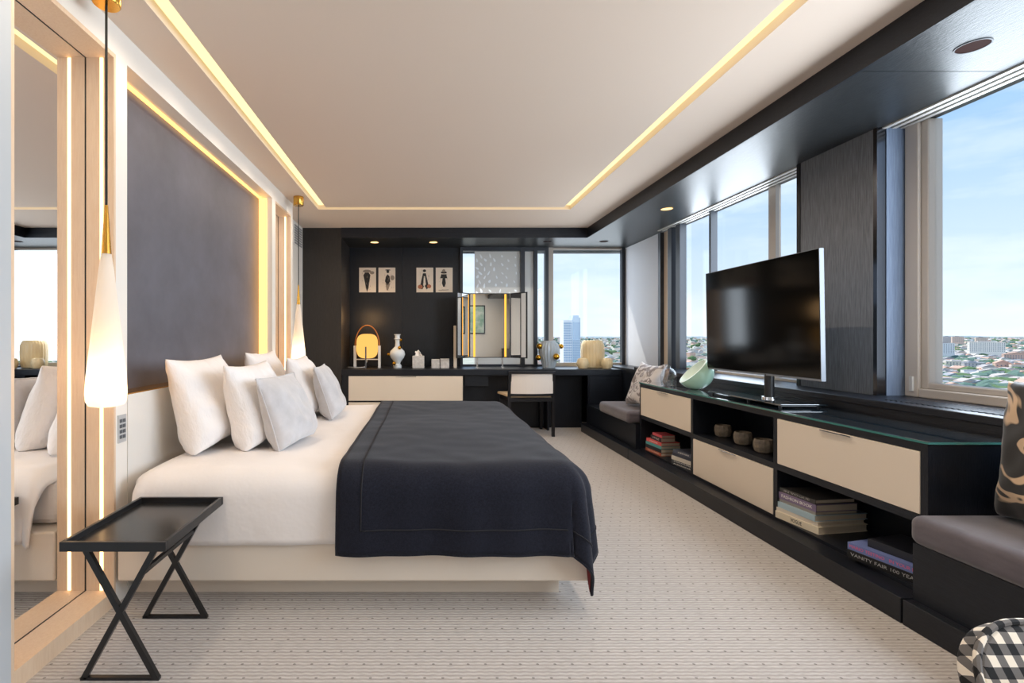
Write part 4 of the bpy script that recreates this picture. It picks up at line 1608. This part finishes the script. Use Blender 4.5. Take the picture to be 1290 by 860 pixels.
b_.obj('window_grid', 'tower_glass', tw, world=False)['kind'] = 'stuff'

# individual low houses close to the building, seen through the end and middle windows
hx = 0
for (u0, u1, n_) in ((.27, .42, 16), (.50, .60, 14), (1.02, 1.26, 30)):
    for k in range(n_):
        u = rnd.uniform(u0, u1)
        Y = rnd.uniform(480, 1000) if u0 < 1 else rnd.uniform(520, 1100)
        x = u * Y
        where = {.27: 'end window', .50: 'middle window', 1.02: 'near window'}[u0]
        rf = rnd.choice(['gable', 'flat', 'gable'])
        wi_, ri_ = rnd.randrange(len(WALLS)), rnd.randrange(len(ROOFS))
        wn_ = ['white', 'cream', 'buff', 'brick', 'beige', 'pale grey', 'grey'][wi_]
        rn_ = ['grey', 'terracotta', 'taupe', 'slate', 'pale'][ri_]
        pn_ = 'pitched' if rf == 'gable' else 'flat'
        house('town_house', 'small %s town house with %s %s roof, %s view' % (wn_, rn_, pn_, where), x, Y, rnd.uniform(9, 17), rnd.uniform(8, 13), rnd.uniform(6, 10), rnd.uniform(-.8, .2),
              wi_, ri_, rf, rnd.uniform(2.5, 4), 'low town houses, %s' % where)

# the rest of the town: joined by colour, too small to pick apart
bm_w = [MB() for _ in WALLS]
bm_r = [MB() for _ in ROOFS]
for k in range(4400):
    Y = 450 + 4200 * rnd.random() ** 1.5 if k < 3200 else rnd.uniform(110, 470)
    u = rnd.choice([rnd.uniform(.15, .46), rnd.uniform(.45, .98), rnd.uniform(.98, 1.34), rnd.uniform(.98, 1.34)])
    if k >= 3200:
        u = rnd.uniform(.1, 2.4)
    x = u * Y
    z = ground_z(x, Y)
    w_, d_, h_ = rnd.uniform(9, 26), rnd.uniform(8, 16), rnd.uniform(5, 13)
    a = rnd.uniform(-.8, .2)
    ca, sa = math.cos(a), math.sin(a)
    t_ = MB().box(-w_ / 2, w_ / 2, -d_ / 2, d_ / 2, -6, h_)
    r2 = MB()
    if rnd.random() < .6:
        r2.prism([(-w_ / 2, h_), (w_ / 2, h_), (0, h_ + 3)], -d_ / 2, d_ / 2, axis=1)
    else:
        r2.box(-w_ / 2, w_ / 2, -d_ / 2, d_ / 2, h_, h_ + .7)
    tr_ = lambda p: (x + p[0] * ca - p[1] * sa, Y + p[0] * sa + p[1] * ca, z + p[2])
    bm_w[rnd.randrange(len(WALLS))].add([tr_(p) for p in t_.v], t_.f)
    bm_r[rnd.randrange(len(ROOFS))].add([tr_(p) for p in r2.v], r2.f)
town = thing('distant_town', 'dense low rooftops of the town spreading to the horizon', 'town', (0, 0, 0))
town['kind'] = 'stuff'
for i, b in enumerate(bm_w):
    b.obj('walls', 'house_wall_%d' % i, town, fix=False)['kind'] = 'stuff'
for i, b in enumerate(bm_r):
    b.obj('roofs', 'house_roof_%d' % i, town, fix=False)['kind'] = 'stuff'

# tree tops between the houses
ico = bmesh.new()
bmesh.ops.create_icosphere(ico, subdivisions=2, radius=1.0)
iv = [v.co.copy() for v in ico.verts]
if_ = [tuple(v.index for v in f.verts) for f in ico.faces]
ico.free()
trees = [MB(), MB()]
for k in range(3300):
    Y = 430 + 3600 * rnd.random() ** 1.7 if k < 2400 else rnd.uniform(110, 470)
    u = rnd.choice([rnd.uniform(.15, .46), rnd.uniform(.45, .98), rnd.uniform(.98, 1.34), rnd.uniform(.98, 1.34)])
    if k >= 2400:
        u = rnd.uniform(.1, 2.4)
    x = u * Y
    z = ground_z(x, Y)
    s_ = rnd.uniform(3.8, 8.5)
    sd_ = rnd.random() * 50
    vs_ = []
    for v in iv:
        q = 1 + .35 * noise.noise(v * 1.7 + Vector((sd_, 0, 0)))
        vs_.append((x + v.x * s_ * 1.3 * q, Y + v.y * s_ * 1.3 * q, z + s_ * .8 + v.z * s_ * 1.0 * q))
    trees[k % 2].add(vs_, if_)
tr = trees[0].obj('tree_canopy', 'tree_green', None, fix=False)
tag(tr, 'green tree tops scattered between the town roofs', 'trees', kind='stuff')
tr = trees[1].obj('tree_canopy', 'tree_blue', None, fix=False)
tag(tr, 'bluish hazy tree tops scattered between the town roofs', 'trees', kind='stuff')
